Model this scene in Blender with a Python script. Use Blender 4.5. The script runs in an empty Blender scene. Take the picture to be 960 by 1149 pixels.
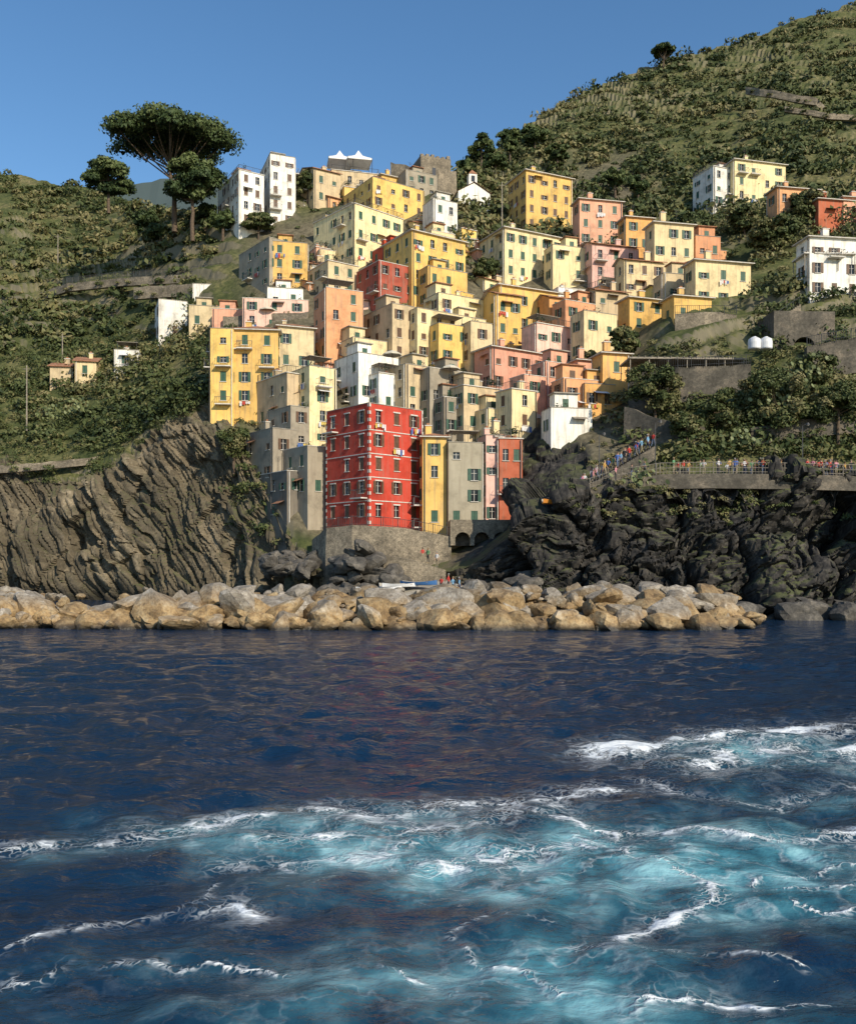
import bpy, bmesh, math, random
import numpy as np
from mathutils import Vector, Matrix
R=random.Random(7); NR=np.random.RandomState(11)
CH=5.5; HY=632.0; F=1000.0
scene=bpy.context.scene
def W3(px,py,D): return Vector(((px-480)/F*D, D, CH+(HY-py)/F*D))
def WS(px,py):   # point on the sea surface
    D=CH*F/(py-HY); return ((px-480)/F*D, D)
# ---------------------------------------------------------------- noise
def _h(ix,iy,iz):
    n=(ix.astype(np.int64)*374761393+iy.astype(np.int64)*668265263+iz.astype(np.int64)*2147483647)&0xffffffff
    n=((n^(n>>13))*1274126177)&0xffffffff
    n=(n^(n>>16))*2246822519&0xffffffff
    return ((n>>8)&0xffff)/65535.0*2-1
def vn(P):
    x,y,z=P[...,0],P[...,1],P[...,2]
    ix,iy,iz=np.floor(x),np.floor(y),np.floor(z)
    fx,fy,fz=x-ix,y-iy,z-iz
    fx=fx*fx*(3-2*fx);fy=fy*fy*(3-2*fy);fz=fz*fz*(3-2*fz)
    r=0
    for a in (0,1):
        for b in (0,1):
            for c in (0,1):
                r=r+_h(ix+a,iy+b,iz+c)*(fx if a else 1-fx)*(fy if b else 1-fy)*(fz if c else 1-fz)
    return r
def fbm(P,o=4):
    r=0;a=.5
    for i in range(o):
        r=r+vn(P*(2.03**i)+17.3*i)*a;a*=.5
    return r
def facet(Q,seed,tilt=.9,crev=.5,cw=.07):
    """cellular rock facets: every cell is a tilted plane, with crevices between cells"""
    Q=Q+seed*13.7;b=np.floor(Q);best=np.full(Q.shape[0],9.);sec=best.copy();val=np.zeros(Q.shape[0])
    for i in(-1,0,1):
        for j in(-1,0,1):
            for k in(-1,0,1):
                c=b+np.array([i,j,k]);h=[_h(c[:,0]+s*7,c[:,1]+s*3,c[:,2]+s*5) for s in(1,2,3,4,5,6)]
                o=Q-(c+.5+.42*np.stack(h[:3],-1));d=np.sqrt((o**2).sum(-1))
                v=h[3]*.5+tilt*(o[:,0]*h[4]+o[:,2]*h[5]+o[:,1]*h[0])
                m=d<best;sec=np.where(m,best,np.minimum(sec,d));val=np.where(m,v,val);best=np.where(m,d,best)
    return val-crev*np.exp(-(sec-best)/cw)
# ---------------------------------------------------------------- materials
def newmat(name):
    m=bpy.data.materials.new(name);m.use_nodes=True
    nt=m.node_tree;b=nt.nodes['Principled BSDF'];return m,nt,b
def ramp(nt,src,pts):
    r=nt.nodes.new('ShaderNodeValToRGB');e=r.color_ramp.elements
    while len(e)<len(pts): e.new(.5)
    for i,(p,c) in enumerate(pts):
        e[i].position=p; e[i].color=(c[0],c[1],c[2],1) if not isinstance(c,(int,float)) else (c,c,c,1)
    nt.links.new(src,r.inputs[0]);return r.outputs[0]
def mix(nt,f,a,b,t='MIX'):
    m=nt.nodes.new('ShaderNodeMix');m.data_type='RGBA';m.blend_type=t
    for s,v in ((m.inputs[0],f),(m.inputs[6],a),(m.inputs[7],b)):
        if hasattr(v,'links'): nt.links.new(v,s)
        elif isinstance(v,(int,float)): s.default_value=v
        else: s.default_value=(v[0],v[1],v[2],1)
    return m.outputs[2]
def mth(nt,op,a,b=0.0,c=0.0,clamp=False):
    m=nt.nodes.new('ShaderNodeMath');m.operation=op;m.use_clamp=clamp
    for s,v in ((m.inputs[0],a),(m.inputs[1],b),(m.inputs[2],c)):
        if hasattr(v,'links'): nt.links.new(v,s)
        else: s.default_value=v
    return m.outputs[0]
def coords(nt,scale=(1,1,1),kind='Object',rot=(0,0,0)):
    tc=nt.nodes.new('ShaderNodeTexCoord')
    if scale==(1,1,1) and rot==(0,0,0): return tc.outputs[kind]
    mp=nt.nodes.new('ShaderNodeMapping')
    mp.inputs['Scale'].default_value=scale;mp.inputs['Rotation'].default_value=rot
    nt.links.new(tc.outputs[kind],mp.inputs[0]);return mp.outputs[0]
def noise(nt,vec,sc,det=4,ro=.55,out='Fac',dist=0):
    n=nt.nodes.new('ShaderNodeTexNoise');n.inputs['Scale'].default_value=sc;n.inputs['Detail'].default_value=min(det,4)
    n.inputs['Roughness'].default_value=ro;n.inputs['Distortion'].default_value=dist
    nt.links.new(vec,n.inputs['Vector']);return n.outputs[out]
def bump(nt,b,h,st=.4,d=.05):
    n=nt.nodes.new('ShaderNodeBump');n.inputs['Strength'].default_value=st;n.inputs['Distance'].default_value=d
    nt.links.new(h,n.inputs['Height']);nt.links.new(n.outputs[0],b.inputs['Normal'])
def attr(nt,name):
    a=nt.nodes.new('ShaderNodeAttribute');a.attribute_name=name;return a.outputs['Fac']
def simple(name,c1,c2=None,sc=2,rough=.8,bmp=.3,bd=.03,metal=0):
    m,nt,b=newmat(name);c2=c2 or [x*.7 for x in c1]
    v=coords(nt);n=noise(nt,v,sc,2)
    nt.links.new(ramp(nt,n,[(.3,c2),(.7,c1)]),b.inputs['Base Color'])
    b.inputs['Roughness'].default_value=rough;b.inputs['Metallic'].default_value=metal
    if bmp>.25: bump(nt,b,n,bmp,bd)
    return m
def plaster(name,c):
    m,nt,b=newmat('plaster_'+name)
    oi=nt.nodes.new('ShaderNodeObjectInfo')
    v=coords(nt);add=nt.nodes.new('ShaderNodeVectorMath');add.operation='ADD'
    nt.links.new(v,add.inputs[0]);nt.links.new(oi.outputs['Location'],add.inputs[1]);v=add.outputs[0]
    n1=noise(nt,v,.4,4,.72)
    mp=nt.nodes.new('ShaderNodeMapping');mp.inputs['Scale'].default_value=(2.2,2.2,.16);nt.links.new(v,mp.inputs[0])
    st=noise(nt,mp.outputs[0],1.3,3,.6)
    col=ramp(nt,n1,[(.3,[x*.64 for x in c]),(.48,c),(.7,[min(.85,x*1.12+.02) for x in c])])
    col=mix(nt,ramp(nt,st,[(.5,0.0),(.74,.62 if name!='red' else .35)]),col,(.24,.2,.15))
    hs=nt.nodes.new('ShaderNodeHueSaturation');nt.links.new(col,hs.inputs['Color'])
    nt.links.new(mth(nt,'MULTIPLY_ADD',oi.outputs['Random'],.014,.494),hs.inputs['Hue'])
    nt.links.new(mth(nt,'MULTIPLY_ADD',oi.outputs['Random'],.22,.92),hs.inputs['Value'])
    hs.inputs['Saturation'].default_value=1.02
    nt.links.new(hs.outputs[0],b.inputs['Base Color']);b.inputs['Roughness'].default_value=.9
    return m
PC={'yellow':(.74,.49,.15),'cream':(.74,.6,.34),'beige':(.56,.44,.27),'pink':(.68,.34,.23),'salmon':(.68,.33,.17),
'orange':(.7,.37,.13),'red':(.48,.06,.033),'white':(.8,.77,.69),'grey':(.32,.28,.21),'rose':(.72,.45,.37),'shadedgrey':(.13,.115,.095),'ochre':(.64,.39,.12),'maroon':(.4,.1,.055)}  # the darkest grey carries a house's shade in its plaster colour
PM={k:plaster(k,c) for k,c in PC.items()}
def tile_mat():
    m,nt,b=newmat('terracotta_tiles')
    v=coords(nt);n=noise(nt,v,1.2,4,.7)
    w=nt.nodes.new('ShaderNodeTexWave');w.inputs['Scale'].default_value=1.6;w.inputs['Distortion'].default_value=.6;nt.links.new(v,w.inputs[0])
    col=ramp(nt,n,[(.3,(.2,.1,.06)),(.5,(.42,.19,.1)),(.7,(.48,.3,.19))])
    nt.links.new(mix(nt,.35,col,w.outputs[0],'MULTIPLY'),b.inputs['Base Color']);b.inputs['Roughness'].default_value=.9
    bump(nt,b,w.outputs[0],.7,.08);return m
M_tile=tile_mat()
def stone_mat(name,c1,c2,sc=1.0):
    m,nt,b=newmat(name);v=coords(nt)
    mp=nt.nodes.new('ShaderNodeMapping');mp.inputs['Scale'].default_value=(1,1,1.9);nt.links.new(v,mp.inputs[0])
    ve=nt.nodes.new('ShaderNodeTexVoronoi');ve.feature='DISTANCE_TO_EDGE';ve.inputs['Scale'].default_value=sc*2.4;nt.links.new(mp.outputs[0],ve.inputs[0])
    n=noise(nt,v,.35,4,.75);n2=noise(nt,v,2.5,3,.7)
    a=ramp(nt,n,[(.35,[x*.6 for x in c2]),(.5,c2),(.65,c1)])
    a=mix(nt,.7,a,ramp(nt,n2,[(0.3,.25),(.65,1.0)]),'MULTIPLY')
    a=mix(nt,ramp(nt,ve.outputs['Distance'],[(0.0,.75),(.07,0.0)]),a,(.05,.045,.035))
    nt.links.new(a,b.inputs['Base Color']);b.inputs['Roughness'].default_value=.92
    return m
M_stone=stone_mat('rubble_stone',(.42,.35,.25),(.28,.235,.17))
M_stoned=stone_mat('dark_rubble_stone',(.24,.2,.15),(.13,.115,.09))
M_green=simple('shutter_green_paint',(.03,.1,.06),(.018,.06,.04),3,.6,.1)
M_brown=simple('shutter_brown_paint',(.14,.07,.035),(.07,.04,.02),3,.6,.1)
M_glass,nt,b=newmat('window_glass');b.inputs['Base Color'].default_value=(.018,.022,.026,1);b.inputs['Roughness'].default_value=.12
M_trim=simple('white_trim_paint',(.66,.63,.57),(.46,.43,.37),2,.8,.1)
M_metal=simple('rail_iron',(.09,.09,.09),(.05,.045,.04),4,.5,.1)
M_cloth=[simple('laundry_'+n,c,None,3,.9,.1) for n,c in (('white',(.75,.75,.75)),('blue',(.08,.16,.4)),('red',(.5,.06,.05)),('yellow',(.6,.45,.1)))]
M_conc=simple('concrete',(.4,.37,.31),(.22,.2,.165),1,.9,.3)
M_wood=simple('weathered_wood',(.34,.3,.24),(.18,.155,.12),3,.85,.1)
# ---------------------------------------------------------------- mesh builder
class MB:
    def __init__(s): s.v=[];s.f=[];s.m=[]
    def poly(s,pts,m=0):
        i=len(s.v);s.v+= [tuple(p) for p in pts];s.f.append(tuple(range(i,i+len(pts))));s.m.append(m)
    def box(s,x0,y0,z0,x1,y1,z1,m=0,T=None):
        c=[(x0,y0,z0),(x1,y0,z0),(x1,y1,z0),(x0,y1,z0),(x0,y0,z1),(x1,y0,z1),(x1,y1,z1),(x0,y1,z1)]
        if T: c=[T(*p) for p in c]
        i=len(s.v);s.v+=[tuple(p) for p in c]
        for q in ((0,3,2,1),(4,5,6,7),(0,1,5,4),(1,2,6,5),(2,3,7,6),(3,0,4,7)):
            s.f.append(tuple(i+k for k in q));s.m.append(m)
    def beam(s,a,b,r,m=0,n=4,r2=None):
        a=Vector(a);b=Vector(b);d=(b-a)
        if d.length<1e-6:return
        d.normalize();u=d.orthogonal().normalized();w=d.cross(u);r2=r if r2 is None else r2
        i=len(s.v)
        for p,rr in((a,r),(b,r2)):
            for k in range(n):
                t=2*math.pi*k/n+math.pi/4;s.v.append(tuple(p+u*math.cos(t)*rr+w*math.sin(t)*rr))
        for k in range(n):
            s.f.append((i+k,i+(k+1)%n,i+n+(k+1)%n,i+n+k));s.m.append(m)
        s.f.append(tuple(i+k for k in reversed(range(n))));s.m.append(m)
        s.f.append(tuple(i+n+k for k in range(n)));s.m.append(m)
    def obj(s,name,mats,loc=(0,0,0),rz=0,smooth=False):
        me=bpy.data.meshes.new(name);me.from_pydata(s.v,[],s.f)
        for m in mats: me.materials.append(m)
        me.polygons.foreach_set('material_index',s.m)
        if smooth: me.polygons.foreach_set('use_smooth',[True]*len(s.f))
        me.update();o=bpy.data.objects.new(name,me);scene.collection.objects.link(o)
        o.location=loc;o.rotation_euler=(0,0,rz);return o
def npmesh(name,V,Fq,mat,attrs=None,smooth=False,k=4):
    me=bpy.data.meshes.new(name);V=np.ascontiguousarray(V,dtype=np.float32).reshape(-1,3);Fq=np.ascontiguousarray(Fq,dtype=np.int32).reshape(-1,k)
    me.vertices.add(len(V));me.vertices.foreach_set('co',V.ravel())
    me.loops.add(Fq.size);me.loops.foreach_set('vertex_index',Fq.ravel())
    me.polygons.add(len(Fq));me.polygons.foreach_set('loop_start',np.arange(0,Fq.size,k,dtype=np.int32))
    me.polygons.foreach_set('use_smooth',np.full(len(Fq),smooth))
    me.update(calc_edges=True)
    for n,a in (attrs or {}).items():
        at=me.attributes.new(n,'FLOAT','POINT');at.data.foreach_set('value',np.ascontiguousarray(a,dtype=np.float32).ravel())
    me.materials.append(mat);o=bpy.data.objects.new(name,me);scene.collection.objects.link(o);return o
def gridfaces(nr,nc):
    i=np.arange(nr-1)[:,None]*nc+np.arange(nc-1)[None,:]
    return np.stack([i,i+1,i+nc+1,i+nc],-1).reshape(-1,4)
# ---------------------------------------------------------------- terrain
COL={
-700:(170,[(560,180),(500,190),(420,215),(360,240),(300,270),(250,300),(200,330),(170,360)]),
-200:(150,[(560,156),(490,165),(420,190),(360,215),(300,250),(250,290),(200,320),(175,340)]),
0:(135,[(600,137),(535,140),(470,155),(400,175),(330,205),(270,250),(225,290),(192,320)]),
60:(133,[(595,135),(540,138),(475,152),(400,172),(335,198),(280,240),(240,285),(206,310)]),
130:(130,[(575,132),(528,134),(468,148),(400,168),(330,190),(280,225),(245,260),(219,290)]),
190:(127,[(550,129),(484,131),(445,140),(395,158),(335,178),(290,190),(262,200),(246,208)]),
250:(122,[(550,124),(468,128),(440,135),(380,150),(330,163),(290,174),(262,180),(250,186)]),
300:(117,[(620,117.5),(565,119),(500,128),(420,140),(350,152),(300,165),(262,178),(235,188)]),
345:(110,[(640,110),(596,114),(500,124),(425,135),(350,150),(300,163),(255,178),(218,190)]),
370:(107,[(640,107.5),(594,118),(500,124),(430,133),(350,150),(300,163),(250,178),(210,190)]),
450:(106,[(645,106),(592,119),(500,125),(430,133),(350,150),(290,166),(240,180),(202,194)]),
500:(104,[(640,104.5),(594,119),(500,125),(430,133),(350,150),(290,166),(240,180),(206,194)]),
520:(101,[(640,102),(596,118),(500,124),(430,133),(350,150),(290,166),(240,184),(192,240)]),
560:(98,[(610,99.5),(594,114),(500,124),(430,135),(350,152),(300,166),(240,195),(160,285)]),
600:(95,[(586,97),(560,107),(482,122),(430,135),(350,152),(295,167),(235,200),(135,295)]),
640:(93,[(560,95.5),(548,102),(480,120),(425,134),(350,150),(290,168),(220,210),(112,305)]),
700:(92,[(546,95),(536,104),(465,119),(410,132),(345,148),(280,172),(200,225),(88,320)]),
760:(90,[(534,94.5),(524,104),(460,112),(400,123),(340,140),(270,172),(180,235),(68,330)]),
830:(90,[(532,94.5),(522,104),(465,109),(400,119),(340,135),(260,165),(160,240),(50,340)]),
900:(91,[(532,95),(522,104),(465,108),(392,117),(330,132),(250,160),(140,240),(20,350)]),
960:(91,[(532,95),(522,104),(460,108),(392,117),(330,132),(250,160),(130,245),(8,360)]),
1150:(88,[(520,92),(510,104),(450,108),(390,117),(330,132),(230,165),(120,250),(-20,370)]),
1700:(84,[(500,88),(480,100),(440,108),(380,120),(320,140),(230,175),(120,260),(-60,380)])}
KP=sorted(COL);CP=np.array([[HY+CH*F/COL[k][0]]+[a for a,_ in COL[k][1]] for k in KP],float);CD=np.array([[COL[k][0]]+[d for _,d in COL[k][1]] for k in KP],float)
def ctrl(px):
    px=np.atleast_1d(px).astype(float);py=np.zeros((9,len(px)));dd=np.zeros((9,len(px)))
    for o in (-16,-8,0,8,16):
        for r in range(9):
            py[r]+=np.interp(px+o,KP,CP[:,r])/5;dd[r]+=np.interp(px+o,KP,CD[:,r])/5
    return py,dd
def Dsurf(px,py):
    a,d=ctrl(px);return float(np.interp(-py,-a[:,0],d[:,0]))
U=np.concatenate([np.linspace(-700,-60,60,endpoint=False),np.linspace(-60,1020,760,endpoint=False),np.linspace(1020,1700,50)])
cp,cd=ctrl(U)
segs=[95,75,40,36,36,38,44,60]
Vt=[]
for r,n in enumerate(segs): Vt+=[r+i/n for i in range(n)]
Vt.append(8.0);Vt=np.array(Vt)
idx=np.minimum(Vt.astype(int),7);fr=(Vt-idx)[:,None]
PY=cp[idx]*(1-fr)+cp[idx+1]*fr;DD=cd[idx]*(1-fr)+cd[idx+1]*fr
K=(U[None,:]-480)/F
P=np.stack([K*DD,DD,CH+(HY-PY)/F*DD],-1)
Uu=np.broadcast_to(U[None,:],PY.shape);Vv=np.broadcast_to(Vt[:,None],PY.shape)
def normals(P):
    du=np.gradient(P,axis=1);dv=np.gradient(P,axis=0);n=np.cross(du,dv);return n/np.maximum(np.linalg.norm(n,axis=-1,keepdims=True),1e-9)
Nn=normals(P)
sm=lambda a,b,x:(lambda t:t*t*(3-2*t))(np.clip((x-a)/(b-a),0,1))
topv=np.interp(U,[-700,0,130,190,260,300,330,420,500,540,575,600,640,665,700,1000],[2.1,2.1,2.15,2.4,2.6,2.2,1.6,1.5,1.6,2.0,2.6,3.0,2.8,2.2,1.4,1.25])[None,:]
lown=fbm(P*.07,4)
rock=1-sm(topv-.12,topv+.25,Vv+lown*.55)
rightm=sm(480,560,Uu)
dl=np.zeros(PY.shape);dr=np.zeros(PY.shape)
ml=(rock>.01)&(rightm<.99);mr=(rock>.01)&(rightm>.01)
Q=P[ml];bend=fbm(Q*.03,3)*10
s=Q[:,0]*.80-Q[:,1]*.25+Q[:,2]*.52+bend+fbm(Q*.3,3)*.5;l=-Q[:,0]*.52+Q[:,2]*.8
amp=.45+.65*np.clip(fbm(Q*.08+40,3)*1.8+.5,0,1)
dl[ml]=facet(np.stack([s/1.6,l/10,Q[:,1]/9],-1),1,.9,.5,.14)*1.3*amp+facet(np.stack([s/.6,l/4,Q[:,1]/3],-1),2,.7,.3,.12)*.5+facet(Q/6.5,3,1.,.2,.1)*1.1+fbm(Q*.09,3)*3.2+fbm(Q*1.1,3)*.2-.2
Q=P[mr];Qw=Q+np.stack([fbm(Q*.25,3),fbm(Q*.25+9,3),fbm(Q*.25+19,3)],-1)*2.2
tq=np.stack([Qw[:,0]*.88+Qw[:,2]*.47,Qw[:,1],-Qw[:,0]*.47+Qw[:,2]*.88],-1)
dr[mr]=facet(Qw/np.array([8,7,9]),4,1.5,.6,.12)*2.6+facet(tq/np.array([3.8,3,1.3]),5,1.2,.35,.1)*.95+facet(tq/np.array([1.4,1.2,.55]),6,1.1,.3,.1)*.4+fbm(Q*.07,3)*2.5+fbm(Q*1.6,2)*.25
soil=fbm(P*.06,4)*2.0+fbm(P*.5,3)*.35
disp=rock*((1-rightm)*dl+rightm*(dr+.3))+(1-rock)*soil*sm(2,3,Vv)
village=sm(250,300,Uu)*(1-sm(700,760,Uu))*sm(1.6,2,Vv)*(1-sm(7,7.6,Vv))
disp=disp*(1-.75*village)
har=sm(330,350,Uu)*(1-sm(565,590,Uu))*sm(.75,1.0,Vv)*(1-sm(2.2,2.6,Vv))
disp=disp*(1-.93*har)
P=P+Nn*disp[...,None]*np.where(Nn[...,1:2]>0,-1,1)
hill=sm(3.2,4.2,Vv)*(1-village)
st=4.6;zz=P[...,2]+fbm(P*.014,4)*22+fbm(P*.09+5,3)*2.6;t=zz/st-np.floor(zz/st)
P[...,2]+=hill*((sm(.0,.25,t)-t)*st*.5)*np.clip(fbm(P*.025+70,3)*4+.3,0,1)+hill*fbm(P*.12,4)*1.6
Pvis=P.copy()
under=P[:1].copy();under[...,2]=-5;under[...,1]-=2
beh1=P[-1:].copy();beh1[...,1]+=25;beh1[...,2]-=6
beh2=P[-1:].copy();beh2[...,1]+=160;beh2[...,2]-=70
A=np.concatenate([under,P,beh1,beh2],0)
cat=lambda a:np.concatenate([a[:1],a,a[-1:],a[-1:]],0)
def terrain_mat():
    m,nt,b=newmat('hillside_ground')
    v=coords(nt);r=attr(nt,'rock');rt=attr(nt,'rightm');vi=attr(nt,'vill')
    n1=noise(nt,v,.12,4,.7);n2=noise(nt,v,1.1,4,.7)
    grass=ramp(nt,n1,[(.32,(.045,.06,.02)),(.46,(.09,.1,.035)),(.58,(.155,.145,.062)),(.72,(.25,.2,.11))])
    grass=mix(nt,ramp(nt,n2,[(.42,.7),(.6,0.0)]),grass,(.035,.048,.017))
    sx=nt.nodes.new('ShaderNodeVectorMath');sx.operation='DOT_PRODUCT'
    nt.links.new(v,sx.inputs[0]);sx.inputs[1].default_value=(.8,-.25,.52)
    sv=mth(nt,'ADD',sx.outputs['Value'],mth(nt,'MULTIPLY',n1,10))
    cb=nt.nodes.new('ShaderNodeCombineXYZ');nt.links.new(mth(nt,'MULTIPLY',sv,1.4),cb.inputs[0]);nt.links.new(mth(nt,'MULTIPLY',n2,1.2),cb.inputs[1])
    sn=noise(nt,cb.outputs[0],1.0,4,.7)
    left=ramp(nt,sn,[(.3,(.045,.038,.028)),(.45,(.115,.095,.065)),(.58,(.21,.172,.115)),(.75,(.34,.285,.2))])
    left=mix(nt,ramp(nt,n1,[(.4,0.0),(.6,.8)]),left,(.07,.06,.042))
    rightc=ramp(nt,n2,[(.3,(.014,.014,.015)),(.5,(.036,.034,.032)),(.64,(.08,.072,.062)),(.8,(.17,.15,.12))])  # dark rock, with the cliff's shade also put into the colour
    rc=mix(nt,rt,left,rightc)
    geo=nt.nodes.new('ShaderNodeNewGeometry');sp=nt.nodes.new('ShaderNodeSeparateXYZ');nt.links.new(geo.outputs['Normal'],sp.inputs[0])
    pos=nt.nodes.new('ShaderNodeSeparateXYZ');nt.links.new(geo.outputs['Position'],pos.inputs[0])
    up=mth(nt,'MULTIPLY',ramp(nt,sp.outputs[2],[(.5,0.0),(.8,1.0)]),ramp(nt,n1,[(.42,0.0),(.55,.8)]))
    rc=mix(nt,up,rc,(.09,.1,.04))
    rc=mix(nt,ramp(nt,mth(nt,'DIVIDE',pos.outputs[2],4.0),[(.12,.8),(.6,0.0)]),rc,(.014,.013,.012))
    soil=ramp(nt,n2,[(.3,(.06,.05,.036)),(.6,(.16,.135,.095)),(.8,(.25,.22,.16))])
    g=mix(nt,mth(nt,'MULTIPLY',vi,.8),grass,soil)
    g=mix(nt,ramp(nt,sp.outputs[2],[(.3,.75),(.5,0.0)]),g,(.22,.19,.135))
    fac=mth(nt,'ADD',r,mth(nt,'MULTIPLY',mth(nt,'SUBTRACT',n2,.5),.7))
    c=mix(nt,ramp(nt,fac,[(.4,0.0),(.6,1.0)]),g,rc)
    nt.links.new(c,b.inputs['Base Color']);b.inputs['Roughness'].default_value=.93;b.inputs['Specular IOR Level'].default_value=.2
    return m
npmesh('hillside_terrain',A,gridfaces(A.shape[0],A.shape[1]),terrain_mat(),{'rock':cat(rock),'rightm':cat(rightm),'vill':cat(village)})
m_far=simple('distant_ridge_ground',(.07,.1,.1),(.05,.075,.08),.01,.95,0)
mb=MB();xs=list(range(-400,420,10))
for a,c in zip(xs[:-1],xs[1:]):
    def tp(x): return W3(x,206+5*math.sin(x*.023)+2*math.sin(x*.09)+math.sin(x*.31),1100)
    ta,tc_=tp(a),tp(c);mb.poly([(ta.x,900,0),(tc_.x,900,0),tc_,ta]);mb.poly([ta,tc_,(tc_.x,1500,0),(ta.x,1500,0)])
mb.obj('distant_hills',[m_far])
# ---------------------------------------------------------------- sea
yr=np.concatenate([np.linspace(-300,6,12,endpoint=False),6*(80/6)**(np.linspace(0,1,600)),np.array([84,90,98,110,130,170,250,400,800,1600,3500,7000])])
xc=np.linspace(-1,1,460);ex=np.array([1.3,2,4,10,30,120,600]);
hw=np.maximum(.56*np.abs(yr),6.5)[:,None]
X=np.concatenate([-(ex[::-1])[None,:]*np.maximum(hw,10),xc[None,:]*hw,ex[None,:]*np.maximum(hw,10)],1)
Y=np.broadcast_to(yr[:,None],X.shape).copy();Z=np.zeros_like(X)
rs=np.random.RandomState(3)
S2=np.stack([X,Y,X*0],-1)
WX=X+.8*vn(S2*.25)+.25*vn(S2*.9+5);WY=Y+.8*vn(S2*.25+9)+.25*vn(S2*.9+15)
for i in range(64):
    lam=.4*(11**rs.rand());a=rs.normal(math.radians(92),.8);k=2*math.pi/lam
    am=.0085*lam**.62
    fade=np.clip((lam/.0045/np.maximum(Y,6)-4)/6,0,1)*np.exp(-np.maximum(Y-50,0)/30)*(np.clip((Y-8)/22,.45,1) if lam<1.2 else 1)
    ph=k*(WX*math.cos(a)+WY*math.sin(a))+rs.rand()*6.28
    Z+=am*fade*(np.sin(ph)+.3*np.sin(2*ph+1))
Z*=.75+.5*np.clip(fbm(S2*.06,3)*2+.5,0,1)
wob=fbm(S2*.55+3,4);wob2=fbm(S2*.22+23,3)
ell=[(540,962,4.8,2.5,1.15),(800,985,3.6,2.4,.9),(300,945,4.2,1.3,.85),(900,845,3.6,2.2,1.0),(600,1105,4.6,1.5,.85),(330,1110,3.2,1.0,.45),(940,900,3,2,.3)]
aer=np.zeros_like(X)
for px,py,rx,ry,am in ell:
    x0,y0=WS(px,py);d=((X-x0+wob2*1.5)/rx)**2+((Y-y0+wob2)/ry)**2;aer=np.maximum(aer,am*np.exp(-d*1.15))
for px,py,rx,ry in [(140,1010,2.2,1.1),(390,990,1.2,.45),(20,1010,1.2,.9),(900,1100,2.0,.9),(470,1025,1.0,.3),(200,1110,1.2,.5)]:
    x0,y0=WS(px,py);aer*=1-.9*np.exp(-(((X-x0)/rx)**2+((Y-y0)/ry)**2))
aer=np.clip(aer*(1+1.1*wob)+.1*wob*(aer>.05),0,1)
Z+=aer*fbm(S2*.7,3)*.15+aer*fbm(S2*2.0,2)*.03
lines=[([(-40,956),(60,947),(150,938)],.22,.85),([(150,938),(300,918),(430,908),(560,903),(680,885)],.42,1.0),
([(680,842),(730,838),(790,828),(860,822),(1000,812)],.7,1.25),([(780,850),(880,840),(1000,848)],1.1,1.05),
([(560,905),(640,915),(690,930),(700,965),(760,980),(800,990),(798,1010),(740,1035),(690,1065),(650,1070)],.13,1.3),
([(1000,935),(900,945),(800,938),(700,925)],.18,1.0),([(960,965),(880,975),(800,990)],.07,1.0),
([(-10,1068),(60,1048),(150,1030),(215,1008),(245,990)],.08,1.15),([(230,1020),(262,1012),(285,1030)],.18,1.0),
([(120,1075),(180,1086),(250,1098),(310,1100)],.05,1.15),([(440,1085),(470,1100),(500,1108)],.045,1.2),
([(520,1060),(545,1085),(600,1092),(625,1112)],.05,1.2),([(690,1140),(740,1118),(800,1112),(850,1120),(905,1122)],.07,1.35),
([(880,1018),(920,1024),(970,1020)],.06,1.2),([(330,940),(420,928),(520,925),(620,905)],.45,.8),([(240,970),(420,960),(470,940)],.2,.5),
([(0,1100),(40,1095),(60,1080)],.05,1.0),([(700,870),(760,890),(860,900),(960,880)],.3,.5),([(480,968),(560,960),(640,950),(720,940)],.45,.62),
([(620,1040),(560,1030),(500,1050)],.04,.9),([(740,1080),(820,1070),(900,1085)],.05,.9),([(840,1000),(900,1000),(960,995)],.05,.9)]
wx=X+.45*fbm(S2*.9+11,4)+.14*fbm(S2*4+1,2);wy=Y+.6*fbm(S2*.9+31,4)+.14*fbm(S2*4+8,2)
foam=np.zeros_like(X)
sel=(Y>8)&(Y<45)
xs_,ys_=wx[sel],wy[sel];ff=np.zeros_like(xs_);tex=.5+1.2*fbm(S2[sel]*1.3+50,4)
for pts,w,am in lines:
    pw=[WS(*p) for p in pts]
    dm=np.full_like(xs_,1e9)
    for (ax,ay),(bx,by) in zip(pw[:-1],pw[1:]):
        L=(bx-ax)**2+(by-ay)**2;t=np.clip(((xs_-ax)*(bx-ax)+(ys_-ay)*(by-ay))/L,0,1)
        dm=np.minimum(dm,np.hypot(xs_-ax-t*(bx-ax),(ys_-ay-t*(by-ay))))
    ff=np.maximum(ff,am*np.exp(-(dm/w)**1.2))
foam[sel]=ff*np.clip(tex+.3,.15,1.15)
Z+=foam*.03
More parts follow.
